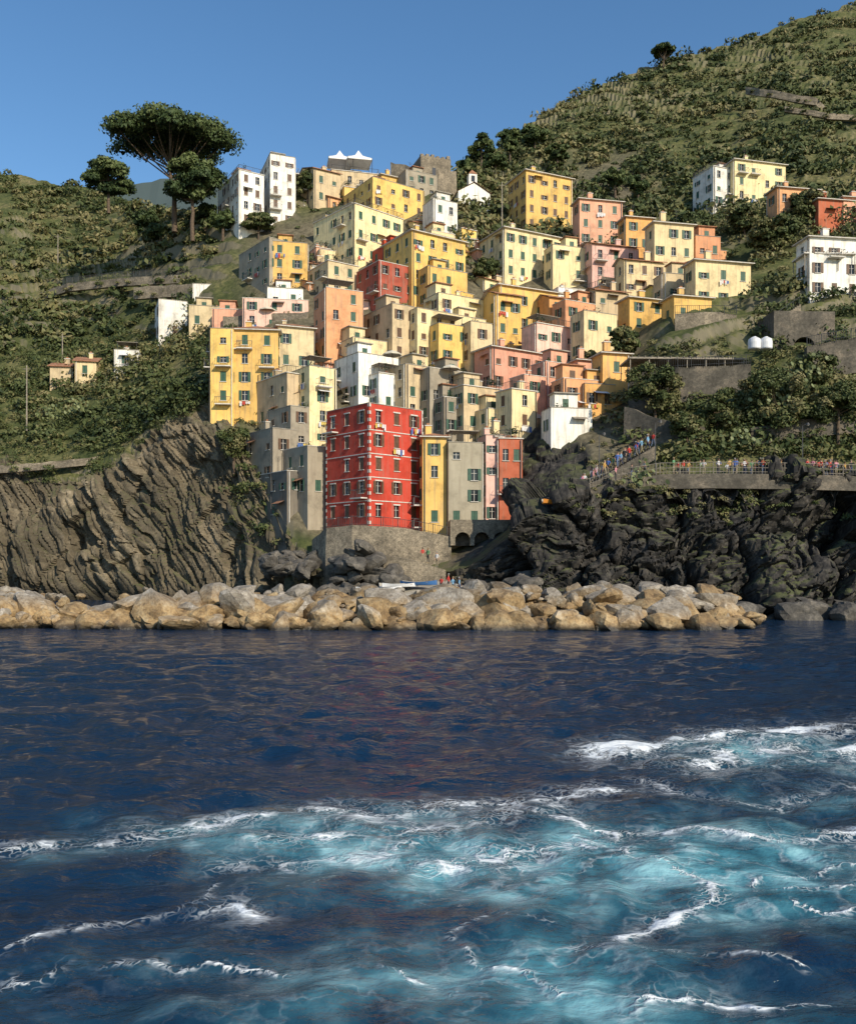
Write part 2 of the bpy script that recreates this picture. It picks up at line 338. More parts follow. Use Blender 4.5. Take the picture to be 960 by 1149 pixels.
def sea_mat():
    m,nt,b=newmat('sea_water')
    v=coords(nt);ae=attr(nt,'aer');fo=attr(nt,'foam')
    n1=noise(nt,v,.8,3,.55,dist=.5)
    teal=ramp(nt,n1,[(.3,(.02,.09,.125)),(.48,(.065,.225,.285)),(.66,(.24,.46,.51))])
    aa=mth(nt,'MULTIPLY',ae,mth(nt,'MULTIPLY_ADD',n1,1.7,.15),clamp=True)
    c=mix(nt,aa,(.0045,.021,.052),teal)
    nd=noise(nt,v,1.3,3,.6,'Color')
    vm=nt.nodes.new('ShaderNodeVectorMath');vm.operation='MULTIPLY_ADD';nt.links.new(nd,vm.inputs[0]);vm.inputs[1].default_value=(1.5,1.5,0);nt.links.new(v,vm.inputs[2])
    ve=nt.nodes.new('ShaderNodeTexVoronoi');ve.voronoi_dimensions='2D';ve.feature='DISTANCE_TO_EDGE';ve.inputs['Scale'].default_value=4.6;nt.links.new(vm.outputs[0],ve.inputs[0])
    v2=mth(nt,'SUBTRACT',1.0,mth(nt,'DIVIDE',ve.outputs['Distance'],.16),clamp=True)
    def ridge(sc,k,d):
        n=noise(nt,vm.outputs[0],sc,d,.6);return mth(nt,'SUBTRACT',1.0,mth(nt,'MULTIPLY',mth(nt,'ABSOLUTE',mth(nt,'SUBTRACT',n,.5)),k),clamp=True)
    r1=ridge(.75,26,2)
    vv=mth(nt,'MAXIMUM',r1,mth(nt,'MULTIPLY',v2,.7))
    n5=noise(nt,v,5.5,4,.8)
    lace=mth(nt,'ADD',mth(nt,'MULTIPLY',vv,mth(nt,'MULTIPLY',fo,1.6)),mth(nt,'MULTIPLY',mth(nt,'MULTIPLY',r1,mth(nt,'MULTIPLY_ADD',n5,2.2,-.6)),mth(nt,'MULTIPLY',ae,.4)),clamp=True)
    solid=ramp(nt,mth(nt,'ADD',mth(nt,'MULTIPLY',fo,.95),mth(nt,'MULTIPLY',mth(nt,'SUBTRACT',n5,.5),2.0)),[(.62,0.0),(.97,.95)])
    fm=mth(nt,'MAXIMUM',lace,solid,clamp=True)
    c=mix(nt,fm,c,(.78,.82,.84))
    nt.links.new(c,b.inputs['Base Color'])
    nt.links.new(mth(nt,'MULTIPLY_ADD',fm,.55,.05),b.inputs['Roughness']);b.inputs['IOR'].default_value=1.333
    vs=coords(nt,(1,1.7,1))
    h=mth(nt,'ADD',noise(nt,vs,2.6,4,.6),mth(nt,'MULTIPLY',noise(nt,vs,.6,2),1.8))
    h=mth(nt,'ADD',h,mth(nt,'MULTIPLY',fm,.3))
    pos=nt.nodes.new('ShaderNodeSeparateXYZ');nt.links.new(coords(nt),pos.inputs[0])
    nb=nt.nodes.new('ShaderNodeBump');nb.inputs['Strength'].default_value=1.0
    mr_=nt.nodes.new('ShaderNodeMapRange');nt.links.new(pos.outputs[1],mr_.inputs[0]);mr_.inputs[1].default_value=9;mr_.inputs[2].default_value=32;mr_.inputs[3].default_value=.07;mr_.inputs[4].default_value=.16
    nt.links.new(mr_.outputs[0],nb.inputs['Distance']);nt.links.new(h,nb.inputs['Height']);nt.links.new(nb.outputs[0],b.inputs['Normal'])
    return m
npmesh('sea_water',np.stack([X,Y,Z],-1),gridfaces(*X.shape),sea_mat(),{'aer':aer,'foam':foam},smooth=True)
# ---------------------------------------------------------------- boulders
def rockset(name,items,mat):
    bm=bmesh.new();bmesh.ops.create_icosphere(bm,subdivisions=3,radius=1)
    dirs=np.array([v.co[:] for v in bm.verts]);fc=np.array([[v.index for v in f.verts] for f in bm.faces]);bm.free()
    dirs/=np.linalg.norm(dirs,axis=1,keepdims=True);VV=[];FF=[];TT=[]
    for i,(c,r) in enumerate(items):
        npl=NR.randint(9,14);pn=NR.normal(size=(npl,3));pn/=np.linalg.norm(pn,axis=1,keepdims=True);pd=NR.uniform(.55,1.0,npl)
        dt=dirs@pn.T;rr=np.where(dt>.05,pd/np.maximum(dt,.05),9).min(1);rr=np.minimum(rr,1.3)
        p=dirs*rr[:,None];p=p+dirs*(fbm(p*2.2+i*7.7,4)*.14)[:,None]
        sc=np.array([NR.uniform(.9,1.6),NR.uniform(.8,1.1),NR.uniform(.55,.85)])*r
        a=NR.uniform(0,6.28);t=NR.normal(0,.3);p=p*sc
        Rm=np.array(Matrix.Rotation(a,3,'Z')@Matrix.Rotation(t,3,'X')@Matrix.Rotation(NR.normal(0,.3),3,'Y'));p=p@Rm.T+np.array(c)
        FF.append(fc+len(dirs)*i);VV.append(p);TT.append(np.full(len(dirs),NR.rand()))
    return npmesh(name,np.concatenate(VV),np.concatenate(FF),mat,{'tone':np.concatenate(TT)},k=3)
def boulder_mat():
    m,nt,b=newmat('breakwater_rock');v=coords(nt);t=attr(nt,'tone');n=noise(nt,v,.9,4,.75);n2=noise(nt,v,3.5,4,.75)
    geo=nt.nodes.new('ShaderNodeNewGeometry');pos=nt.nodes.new('ShaderNodeSeparateXYZ');nt.links.new(geo.outputs['Position'],pos.inputs[0])
    tan=ramp(nt,n,[(.3,(.15,.09,.04)),(.5,(.38,.255,.12)),(.7,(.52,.4,.23))])
    gr=ramp(nt,n,[(.3,(.15,.13,.1)),(.55,(.32,.28,.225)),(.75,(.56,.52,.45))])
    hz=mth(nt,'ADD',mth(nt,'MULTIPLY_ADD',pos.outputs[2],.3,-.52),mth(nt,'ADD',mth(nt,'MULTIPLY_ADD',t,1.1,-.45),mth(nt,'MULTIPLY_ADD',n,.6,-.3)))
    c=mix(nt,ramp(nt,hz,[(.1,0.0),(.5,1.0)]),tan,gr)
    c=mix(nt,ramp(nt,n2,[(.48,0.0),(.68,.7)]),c,(.085,.065,.045))
    c=mix(nt,.55,c,ramp(nt,t,[(0.0,.35),(.6,1.0)]),'MULTIPLY')
    wet=ramp(nt,mth(nt,'ADD',pos.outputs[2],mth(nt,'MULTIPLY',n,.5)),[(.4,1.0),(.9,0.0)])
    c=mix(nt,wet,c,(.035,.028,.018));nt.links.new(c,b.inputs['Base Color'])
    nt.links.new(mth(nt,'MULTIPLY_ADD',wet,-.5,.85),b.inputs['Roughness']);bump(nt,b,n2,.8,.15);return m
M_boul=boulder_mat()
it=[]
px=-120
while px<852:
    e=min(1,(858-px)/70)
    for row,(dy,z,rlo,rhi) in enumerate(((0,.2,.7,1.6),(1.8,.9,.8,2.0),(3.8,1.7,.7,1.8),(6.0,2.1,.6,1.6),(9,1.5,.8,1.6))):
        if R.random()<.12 and row>1: continue
        q=px+R.uniform(-12,12);d=74.2+dy+R.uniform(-.6,.8)+(1.5 if q<180 else 0)
        r=R.uniform(rlo,rhi)*(1.25 if R.random()<.15 else 1)*max(.55,e**.5)
        lowz=.4 if 60<q<235 and row>1 else (1.2 if 500<q<800 else 1)
        it.append((((q-480)/F*d,d,z*lowz*max(.3,e)+R.uniform(-.25,.45)),r))
    px+=R.uniform(13,22)
for i in range(190):
    q=R.uniform(-100,845);d=73.6+R.uniform(0,7);it.append((((q-480)/F*d,d,(d-73.6)*.38+R.uniform(-.1,.6)),R.uniform(.25,.7)))
rockset('breakwater_boulders',it,M_boul)
it=[]
for i in range(60):
    q=R.uniform(296,352);d=R.uniform(103,113);p=W3(q,636-(d-103)*1.5+R.uniform(-3,10),d);p.z=max(p.z,.3);it.append((tuple(p),R.uniform(.4,1.2)))
for i in range(60):
    q=R.uniform(330,420);d=R.uniform(97,103);p=W3(q,0,d);p.z=R.uniform(.2,2.6);it.append((tuple(p),R.uniform(.5,1.3)))
for i in range(60):
    q=R.uniform(372,450);d=R.uniform(101.5,105.3);p=W3(q,0,d);t=1-abs(q-408)/42;p.z=R.uniform(1.5,3+5*t);it.append((tuple(p),R.uniform(.7,1.7)))
for i in range(40):
    q=R.uniform(480,600);d=R.uniform(90,97);p=W3(q,0,d);p.z=R.uniform(.2,1.6)+(q-480)/120*2.5;it.append((tuple(p),R.uniform(.5,1.4)))
for i in range(40):
    q=R.uniform(600,1000);d=R.uniform(86,90.5);p=W3(q,0,d);p.z=R.uniform(-.3,.9);it.append((tuple(p),R.uniform(.6,1.8)))
m_drk,nt,b=newmat('dark_shore_rock');v=coords(nt);nn=noise(nt,v,.9,4,.75)
nt.links.new(ramp(nt,nn,[(.3,(.03,.028,.026)),(.55,(.1,.09,.075)),(.75,(.24,.21,.17))]),b.inputs['Base Color']);b.inputs['Roughness'].default_value=.85;bump(nt,b,nn,.8,.2)
rockset('shore_rocks',it,m_drk)
# ---------------------------------------------------------------- foliage
def leafmat(name,lo,mid,hi):
    m,nt,b=newmat(name);t=attr(nt,'tone')
    nt.links.new(ramp(nt,t,[(0.0,lo),(.5,mid),(1.0,hi)]),b.inputs['Base Color']);b.inputs['Roughness'].default_value=.65
    b.inputs['Specular IOR Level'].default_value=.25
    return m
M_bush=leafmat('scrub_leaves',(.025,.04,.013),(.078,.098,.032),(.2,.175,.08))
M_pine=leafmat('pine_needles',(.018,.035,.013),(.06,.09,.03),(.12,.145,.05))
M_bark=simple('bark',(.14,.1,.065),(.07,.048,.033),3,.9,.1)
def leaves(C,Rd,n,size,tone,shell=.55,zmin=-.35):
    C=np.repeat(C,n,0);Rd=np.repeat(Rd,n,0);T=np.repeat(tone,n);size=np.repeat(size,n) if np.ndim(size) else np.full(len(C),size)
    d=NR.normal(size=C.shape);d/=np.linalg.norm(d,axis=1,keepdims=True);d[:,2]=np.where(d[:,2]<zmin,-d[:,2],d[:,2])
    lump=1+.28*vn(d*2.6+C*.9)
    p=C+d*Rd*(NR.uniform(shell,1.0,len(C))*lump)[:,None]
    nrm=d+NR.normal(size=C.shape)*.55;nrm/=np.linalg.norm(nrm,axis=1,keepdims=True)
    u=np.cross(nrm,NR.normal(size=C.shape));u/=np.maximum(np.linalg.norm(u,axis=1,keepdims=True),1e-6);w=np.cross(nrm,u)
    s=(size*NR.uniform(.6,1.3,len(C)))[:,None]
    V=np.stack([p-u*s,p-w*s*.55,p+u*s,p+w*s*.55],1).reshape(-1,3)
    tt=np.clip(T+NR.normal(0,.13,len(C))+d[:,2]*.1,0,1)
    return V,np.repeat(tt,4)
def leafobj(name,V,T,mat): return npmesh(name,V,np.arange(len(V)).reshape(-1,4),mat,{'tone':T})
bushes=[]
def scatter(n,test,rlo,rhi,flat=.75,tone=(.2,.75)):
    k=0;H,Wd=Pvis.shape[:2];tries=0
    while k<n and tries<n*60:
        tries+=1;i=NR.randint(0,H);j=NR.randint(0,Wd)
        if not test(U[j],PY[i,j],rock[i,j]): continue
        p=Pvis[i,j];r=rlo+(rhi-rlo)*NR.rand()**2.2
        tn=NR.uniform(*tone)+.3*vn(p[None,:]*.05)[0]
        bushes.append((p[0],p[1],p[2]+r*.25,r*NR.uniform(.9,1.5),r*NR.uniform(.9,1.3),r*flat*NR.uniform(.6,1.3),tn));k+=1
dens=lambda x,y:vn(np.array([[x*.018,y*.03,3.]]))[0]
scatter(1100,lambda x,y,r:-120<x<240 and 190<y<470 and r<.5 and dens(x,y)>-.2-NR.rand()*.4 and (x<215 or y>330 or y<300),.6,2.8,tone=(.2,.9))
scatter(380,lambda x,y,r:-60<x<240 and 330<y<500 and r<.5 and (x<160 or y>385),.8,3.0,tone=(.1,.7))
scatter(340,lambda x,y,r:-120<x<300 and 440<y<600 and r<.85,.5,1.6,tone=(.2,.9))
scatter(2300,lambda x,y,r:510<x<1040 and y<300-(x-520)*.08 and dens(x*1.6,y*2.4)>-.2-NR.rand()*.6,.7,3.4,flat=.65,tone=(.1,.85))
scatter(620,lambda x,y,r:690<x<1040 and 225<y<520 and r<.6 and (x>845 or y>395 or y<300),.6,2.2)
scatter(110,lambda x,y,r:570<x<700 and 400<y<560 and r<.9 and (y>500 or x>660),.4,1.0)
scatter(170,lambda x,y,r:250<x<700 and 190<y<480,.6,1.5)
scatter(130,lambda x,y,r:640<x<1000 and 528<y<585,.3,1.2,tone=(.3,.95))
scatter(60,lambda x,y,r:250<x<315 and 500<y<610,.6,1.7)
def wallbush(pts,drop):
    for (x0,y0,d0),(x1,y1,d1) in zip(pts[:-1],pts[1:]):
        L=(W3(x1,y1,d1)-W3(x0,y0,d0)).length
        for k in range(int(L/2.2)):
            t=R.random();p=W3(x0+(x1-x0)*t,y0+(y1-y0)*t,d0+(d1-d0)*t);r=R.uniform(.3,1.0)
            if R.random()<.5: p.z-=R.uniform(.6,1)*drop;p.y-=.5
            else: p.y+=.8
            bushes.append((p.x,p.y,p.z,r*1.3,r,r*.8,R.uniform(.2,.8)))
def tree(name,base,h,crown,lean=0,umb=True,n=900,ls=.32,mat=None,limbs=7,tr=.45,th=.72):
    root=bpy.data.objects.new(name,None);scene.collection.objects.link(root);root.location=base
    mb=MB();pts=[Vector((0,0,-1.5))];
    for i in range(1,6):
        t=i/5;pts.append(Vector((lean*t*t+R.uniform(-.15,.15)*h*.05,R.uniform(-.1,.1),h*th*t)))
    for i in range(5): mb.beam(pts[i],pts[i+1],tr*(1-.11*i),0,8,tr*(1-.11*(i+1)))
    clumps=[];top=pts[-1];rx,ry,rz=crown
    nc=int(limbs*4)
    for k in range(nc):
        a=2.4*k+R.uniform(-.3,.3);q=math.sqrt((k+.5)/nc)*.86
        zz=(1-q*q)*rz*.8*R.uniform(.5,1.1) if umb else R.uniform(-.9,.9)*rz*math.sqrt(max(0,1-q*q))
        c=Vector((top.x+math.cos(a)*q*rx,math.sin(a)*q*ry,top.z+(h*.12 if umb else h*.02)+zz))
        clumps.append(c)
        if k%2==0:
            st=pts[3 if k%4 else 4].lerp(top,R.random()*.8);mid=st.lerp(c,.5)+Vector((0,0,-.06*h*q))
            mb.beam(st,mid,tr*.33,0,5,tr*.2);mb.beam(mid,c,tr*.2,0,5,tr*.07)
    t_=mb.obj('trunk',[M_bark]);t_.parent=root
    C=np.array([c[:] for c in clumps]);f=(.28 if umb else .38)
    Rr=np.array([[rx*f*R.uniform(.6,1.25),ry*f*R.uniform(.7,1.2),(rz*.42 if umb else rz*.36)*R.uniform(.7,1.15)] for _ in clumps])
    V,T=leaves(C,Rr,max(50,n//nc*4),ls,np.array([R.uniform(.15,.85) for _ in clumps]),.35,-.5)
    l=leafobj('crown',V,T,mat or M_pine);l.parent=root;return root
def treeat(name,px,py,D,hpx,wpx,hz=None,**k):
    b_=W3(px,py,D);h=hpx/F*D;w=wpx/2/F*D
    return tree(name,b_,h,(w,w*.85,hz/F*D),**k)
treeat('umbrella_pine',196,252,182,112,146,32,n=7600,ls=.36,limbs=12,tr=.6,lean=-1.2,th=.66)
treeat('umbrella_pine',122,232,210,46,54,18,n=3200,ls=.4,limbs=8,umb=False,th=.7,tr=.4)
treeat('umbrella_pine',216,262,178,80,64,26,n=4000,ls=.36,limbs=8,umb=False)
treeat('umbrella_pine',744,84,318,30,28,8,n=1500,ls=.5,limbs=5)
for (x,y,h,w) in ((540,188,38,30),(572,180,36,26),(556,200,30,26),(600,168,28,30),(524,205,26,20),(690,215,26,24),(716,225,30,22),(625,185,22,26),(250,262,26,26),(165,268,30,30),(180,275,26,34),(230,255,26,24)):
    treeat('pine_tree',x,y,Dsurf(x,y+4)-2,h,w,h*.36,n=1300,ls=.42,limbs=5,umb=False,tr=.3,th=.6)
for (x,y,h,w,D) in ((872,500,92,66,106),(735,470,66,60,112),(905,250,36,40,158),(868,285,46,56,150),(835,262,30,36,160),(345,225,34,30,185),(545,318,30,28,160),(290,262,24,34,176),(940,485,56,66,105),(805,490,54,50,108),(700,400,36,32,130),(262,520,44,34,123),(770,500,40,40,107),(845,470,50,40,109),(915,440,44,44,110),(660,420,26,24,134)):
    treeat('broadleaf_tree',x,y,D,h,w,h*.42,n=3000 if h>45 else 1400,ls=.2 if D<125 else .32,limbs=7,umb=False,mat=M_bush,tr=.2,th=.52)
M_cact=simple('cactus_skin',(.2,.22,.09),(.1,.13,.05),2,.6,.1)
for (x,y,D) in ((885,440,107),(868,455,106),(900,425,109),(60,470,150),(90,462,149),(720,545,96),(835,500,105)):
    mb=MB()
    for j in range(70):
        c=Vector((R.gauss(0,1.1),R.gauss(0,.8),abs(R.gauss(0,1.1))));n_=Vector((R.gauss(0,1),R.gauss(-.6,1),R.gauss(0,.4))).normalized();u=n_.orthogonal().normalized();w=n_.cross(u);r=R.uniform(.14,.26)
        mb.poly([c+u*math.cos(t*math.pi/4)*r+w*math.sin(t*math.pi/4)*r*1.4 for t in range(8)])
    mb.obj('prickly_pear',[M_cact],W3(x,y,D))
# ---------------------------------------------------------------- houses
def facade(mb,T,W,H,rng,o):
    def q(u0,z0,u1,z1,d=0,m=0): mb.poly([T(u0,z0,d),T(u1,z0,d),T(u1,z1,d),T(u0,z1,d)],m)
    BOT=-7.0
    n=max(1,int(round((H-.4)/o['sh'])));sh=(H-.35)/n;bays=max(1,int(W/o['bay']+.3));bw=W/bays
    if W<2.2: q(0,BOT,W,H);return
    ww=min(o['ww'],bw*.5);wh=min(o['wh'],sh*.56);prev=0
    for i in range(bays):
        uc=(i+.5)*bw+rng.uniform(-.12,.12)*o['jit']*bw;a=uc-ww/2;b_=uc+ww/2
        q(prev,BOT,a,H);prev=b_;zc=BOT
        for s_ in range(n):
            z=s_*sh+sh*.34;skip=rng.random()<o['skip'];h=wh
            if o['jit']>.2 and rng.random()<.2: h=wh*.6
            if skip: continue
            q(a,zc,b_,z);zc=z+h;rd=-.2
            mb.poly([T(a,z,0),T(a,z,rd),T(a,z+h,rd),T(a,z+h,0)],4 if o['trim'] else 0);mb.poly([T(b_,z,rd),T(b_,z,0),T(b_,z+h,0),T(b_,z+h,rd)],0)
            mb.poly([T(a,z,0),T(b_,z,0),T(b_,z,rd),T(a,z,rd)],4);mb.poly([T(a,z+h,rd),T(b_,z+h,rd),T(b_,z+h,0),T(a,z+h,0)],0)
            r=rng.random()
            B=lambda u0,z0,d0,u1,z1,d1,m:mb.box(u0,z0,d0,u1,z1,d1,m,T)
            q(a,z,b_,z+h,rd,3)
            if r<.45:
                B(a+.02,z+.02,-.1,uc-.015,z+h-.02,-.04,2);B(uc+.015,z+.02,-.1,b_-.02,z+h-.02,-.04,2)
            else:
                B(uc-.03,z,rd+.004,uc+.03,z+h,rd+.05,4);B(a,z+h*.6,rd+.004,uc-.03,z+h*.6+.04,rd+.045,4);B(uc+.03,z+h*.6,rd+.004,b_,z+h*.6+.04,rd+.045,4)
                if r<.85:
                    sw=ww*.5
                    B(a-sw,z,.03,a-.02,z+h,.08,2);B(b_+.02,z,.03,b_+sw*(.75 if r<.6 else 1),z+h,.13 if r<.6 else .08,2)
            B(a-.1,z-.09,0.003,b_+.1,z-.01,.12,4)
            if o['trim']:
                B(a-.16,z+h+.01,.003,b_+.16,z+h+.17,.07,4)
            if rng.random()<o['balc']:
                B(a-.7,z-.75,.004,b_+.7,z-.6,1.0,4)
                for k in range(9):
                    uu=a-.66+(ww+1.32)*k/8;B(uu-.015,z-.6,.93,uu+.015,z+.35,.96,5)
                B(a-.7,z+.35,.92,b_+.7,z+.4,.97,5)
                for uu in (a-.68,b_+.66): B(uu,z+.35,.01,uu+.03,z+.4,.9,5)
            elif rng.random()<.1:
                uu=a-.3
                while uu<b_+.3:
                    w_=rng.uniform(.2,.45);zb=z-.2-rng.uniform(.35,.8);mb.poly([T(uu,zb,.28),T(uu+w_,zb,.3),T(uu+w_,z-.2,.3),T(uu,z-.2,.3)],rng.choice((7,7,8,9,10)));uu+=w_+.06
        q(a,zc,b_,H)
    q(prev,BOT,W,H)
    if o['trim']:
        for s_ in range(1,n): mb.box(0,s_*sh-.05,.004,W,s_*sh+.06,.06,4,T)
        for uu in (.0,W-.22):
            k=0
            while k*.45<H-.3: mb.box(uu,k*.45,.062,uu+.22,k*.45+.4,.085,4,T);k+=2
    if rng.random()<.6:
        u=rng.choice((.25,W-.25));mb.box(u-.05,-5,.1,u+.05,H-.1,.19,rng.choice((4,5)),T)
    if rng.random()<.3 and W>4 and not o['trim']:
        u=rng.uniform(.5,W-2.6);s_=rng.randrange(n);z=s_*sh+sh*.34+wh+.25
        mb.poly([T(u,z,.02),T(u+2,z,.02),T(u+2,z-.4,.9),T(u,z-.4,.9)],rng.choice((7,1,12)))
def house(color,xl,xc,xr,yt,yb,roof='flat',th=None,D=None,name=None,**kw):
    rng=random.Random(int(xl*31+yt*17+xr))
    th=math.radians(th if th is not None else (38 if xc-xl>12 else 20 if xc-xl>3 else 9))
    if D is None: D=Dsurf(xc,yb+8)-1.0
    c,s_=math.cos(th),math.sin(th);kc=(xc-480)/F;kr=(xr-480)/F;kl=(xl-480)/F
    wr=(kr-kc)*D/(c-kr*s_);den=s_+kl*c
    wl=(kc-kl)*D/den if den>.12 and xc-xl>3 else 7.5
    wr=max(3,wr);wl=min(max(3.5,wl),13)
    p=W3(xc,yb,D);H=(yb-yt)/F*D
    if roof in('hip','gable'): H-=.5
    o=dict(sh=2.95,bay=2.6,ww=.85,wh=1.45,jit=.6,skip=.16,trim=False,balc=.06);o.update(kw)
    mb=MB()
    facade(mb,lambda u,z,d:(u,-d,z),wr,H,rng,o)
    facade(mb,lambda u,z,d:(-d,wl-u,z),wl,H,rng,o)
    facade(mb,lambda u,z,d:(wr+d,u,z),wl,H,rng,o)
    mb.poly([(wr,wl,-7),(0,wl,-7),(0,wl,H),(wr,wl,H)],0)
    def chim(x,y,z):
        w=rng.uniform(.3,.5);h=rng.uniform(.9,1.7);mb.box(x-w,y-w*.7,z-.6,x+w,y+w*.7,z+h,0);mb.box(x-w-.08,y-w*.7-.08,z+h,x+w+.08,y+w*.7+.08,z+h+.12,4)
        mb.box(x-w*.5,y-w*.4,z+h+.12,x+w*.5,y+w*.4,z+h+.4,1)
    if roof=='hip':
        e=.45;mb.box(-e,-e,H,wr+e,wl+e,H+.14,4);z=H+.14;hr=min(wr,wl)*.19;x0,x1=-e-.05,wr+e+.05;y0,y1=-e-.05,wl+e+.05
        if wr>=wl: k=(y1-y0)/2;r1=(x0+k*.9,(y0+y1)/2,z+hr);r2=(x1-k*.9,(y0+y1)/2,z+hr)
        else: k=(x1-x0)/2;r1=((x0+x1)/2,y0+k*.9,z+hr);r2=((x0+x1)/2,y1-k*.9,z+hr)
        A_,B_,C_,D_=(x0,y0,z+.02),(x1,y0,z+.02),(x1,y1,z+.02),(x0,y1,z+.02)
        if wr>=wl:
            mb.poly([A_,B_,r2,r1],1);mb.poly([B_,C_,r2],1);mb.poly([C_,D_,r1,r2],1);mb.poly([D_,A_,r1],1)
        else:
            mb.poly([A_,B_,r1],1);mb.poly([B_,C_,r2,r1],1);mb.poly([C_,D_,r2],1);mb.poly([D_,A_,r1,r2],1)
        chim(wr*.3,wl*.4,z+hr*.7)
    elif roof=='gable':
        e=.4;hr=wl*.17+.2;z=H
        a=(-e,-e,z-.02);b_=(wr+e,-e,z-.02);r1=(-e,wl/2,z+hr);r2=(wr+e,wl/2,z+hr);c_=(wr+e,wl+e,z);d_=(-e,wl+e,z);t=.14
        mb.poly([(0,0,H),(0,wl/2,H+hr-.05),(0,wl,H)],0);mb.poly([(wr,0,H),(wr,wl,H),(wr,wl/2,H+hr-.05)],0)
        up=lambda p:(p[0],p[1],p[2]+t)
        mb.poly([up(a),up(b_),up(r2),up(r1)],1);mb.poly([up(r1),up(r2),up(c_),up(d_)],1);mb.poly([a,r1,r2,b_],4);mb.poly([r1,d_,c_,r2],4)
        mb.poly([a,b_,up(b_),up(a)],1);mb.poly([a,up(a),up(r1),r1],1);mb.poly([r1,up(r1),up(d_),d_],1);mb.poly([b_,r2,up(r2),up(b_)],1);mb.poly([r2,c_,up(c_),up(r2)],1)
        chim(wr*.65,wl*.35,z+hr*.6)
    else:
        zr=H-.85 if roof=='flat' else H-.02
        mb.poly([(0,0,zr),(wr,0,zr),(wr,wl,zr),(0,wl,zr)],4)
        if roof=='flat':
            g=.22
            for a in (((g,g),(wr-g,g)),((wr-g,g),(wr-g,wl-g)),((wr-g,wl-g),(g,wl-g)),((g,wl-g),(g,g))):
                mb.poly([(a[1][0],a[1][1],zr),(a[0][0],a[0][1],zr),(a[0][0],a[0][1],H),(a[1][0],a[1][1],H)],0)
            e=.06;tm=4 if rng.random()<.4 else 6
            mb.box(-e,-e,H,wr+e,g+.03,H+.09,tm);mb.box(-e,wl-g-.03,H,wr+e,wl+e,H+.09,tm);mb.box(-e,g+.03,H,g+.03,wl-g-.03,H+.09,tm);mb.box(wr-g-.03,g+.03,H,wr+e,wl-g-.03,H+.09,tm)
        else:
            mb.box(-.15,-.15,H,wr+.15,wl+.15,H+.12,4)
            for (ax,ay,bx,by) in ((.05,.05,wr-.05,.05),(.05,.05,.05,wl-.05),(wr-.05,.05,wr-.05,wl-.05)):
                L=math.hypot(bx-ax,by-ay);n=int(L/.35)
                for k in range(n+1):
                    x=ax+(bx-ax)*k/n;y=ay+(by-ay)*k/n;rr=.03 if k%4==0 else .012;mb.box(x-rr,y-rr,H+.12,x+rr,y+rr,H+1.05,5)
                mb.beam((ax,ay,H+1.08),(bx,by,H+1.08),.035,5)
        if rng.random()<.8 and wr>4.5 and not o['trim']:
            hx=rng.uniform(.4,wr-3.4);w=rng.uniform(2.2,3.2);d0=wl*.35
            mb.box(hx,d0,zr+.01,hx+w,min(d0+3.2,wl-.3),H+2.1,0);mb.box(hx-.25,d0-.3,H+2.1,hx+w+.25,min(d0+3.4,wl-.1),H+2.24,rng.choice((1,6,1)))
            mb.box(hx+w*.35,d0-.05,H-.6,hx+w*.35+.8,d0-.004,H+1.4,2)
        elif rng.random()<.5 and wr>4:
            x0=.5;x1=min(wr-.5,4.5)
            for x in(x0,x1):
                for y in(.6,3.0): mb.beam((x,y,zr+.01),(x,y,H+1.5),.05,5)
            mb.box(x0-.2,.4,H+1.5,x1+.2,3.2,H+1.58,12)
        if rng.random()<.5: chim(rng.uniform(.6,wr-.6),wl*.6,H)
        for k in range(rng.randint(0,4)):
            x=rng.uniform(.4,max(.5,wr-.4));mb.beam((x,.45,zr+.01),(x,.45,zr+.5),.2,1,6,.26)
            for j in range(24):
                c0=Vector((x+rng.gauss(0,.22),.45+rng.gauss(0,.2),zr+.7+abs(rng.gauss(0,.38))));dv=Vector((rng.gauss(0,1),rng.gauss(0,1),rng.gauss(0,1))).normalized()*.17;du=dv.orthogonal()*.6
                mb.poly([c0-dv,c0-du,c0+dv,c0+du],11)
    if rng.random()<.6:
        x,y=wr*rng.uniform(.2,.8),wl*.5;h=rng.uniform(2,3.6);mb.beam((x,y,H-.3),(x,y,H+h),.025,5)
        for k in range(5): mb.beam((x-.5+.05*k,y,H+h-.12*k),(x+.5-.05*k,y,H+h-.12*k),.012,5,3)
    sh=M_green if rng.random()<.82 else M_brown
    nm=name or {'shadedgrey':'shaded_grey'}.get(color,color)+'_house'
    return mb.obj(nm,[PM[color],M_tile,sh,M_glass,M_trim,M_metal,M_conc]+M_cloth+[M_bush,M_wood],p,th)
H_=house
H_('red',366,414,474,452,588,'flat',42,109,'red_corner_house',trim=True,skip=.03,jit=.05,bay=2.7,sh=3.05,balc=.06)
H_('yellow',470,474,500,486,594,'hip',8,111.5,sh=2.9,bay=2.3,jit=.1);H_('grey',500,503,541,496,594,'flat',10,111,bay=2.1)
H_('rose',541,545,558,488,590,'flat',14,112,bay=1.6);H_('cream',541,556,574,486,588,'hip',30,112.5);H_('maroon',556,560,575,492,560,'rail',10,111.7,bay=1.7)
H_('shadedgrey',292,322,348,528,585,'flat',D=116);H_('grey',276,306,332,480,545,'flat');H_('grey',318,345,371,500,560,'flat',D=115)  # first house stands in shade; the shade is put into its plaster
H_('beige',288,322,345,418,502,'rail');H_('cream',322,347,377,410,500,'flat',35);H_('grey',300,326,352,455,525,'flat')
H_('yellow',233,236,262,368,456,'flat',6,bay=2.2,balc=.3);H_('yellow',256,262,312,366,456,'hip',6,bay=2.4,skip=.03,jit=.1);H_('beige',300,312,352,362,440,'hip',20)
H_('rose',268,272,346,334,368,'flat',8,bay=3);H_('pink',234,238,290,346,372,'flat',8,bay=3);H_('white',290,300,340,322,345,'flat',12)
H_('salmon',352,366,407,322,402,'flat',25,sh=3,bay=3)
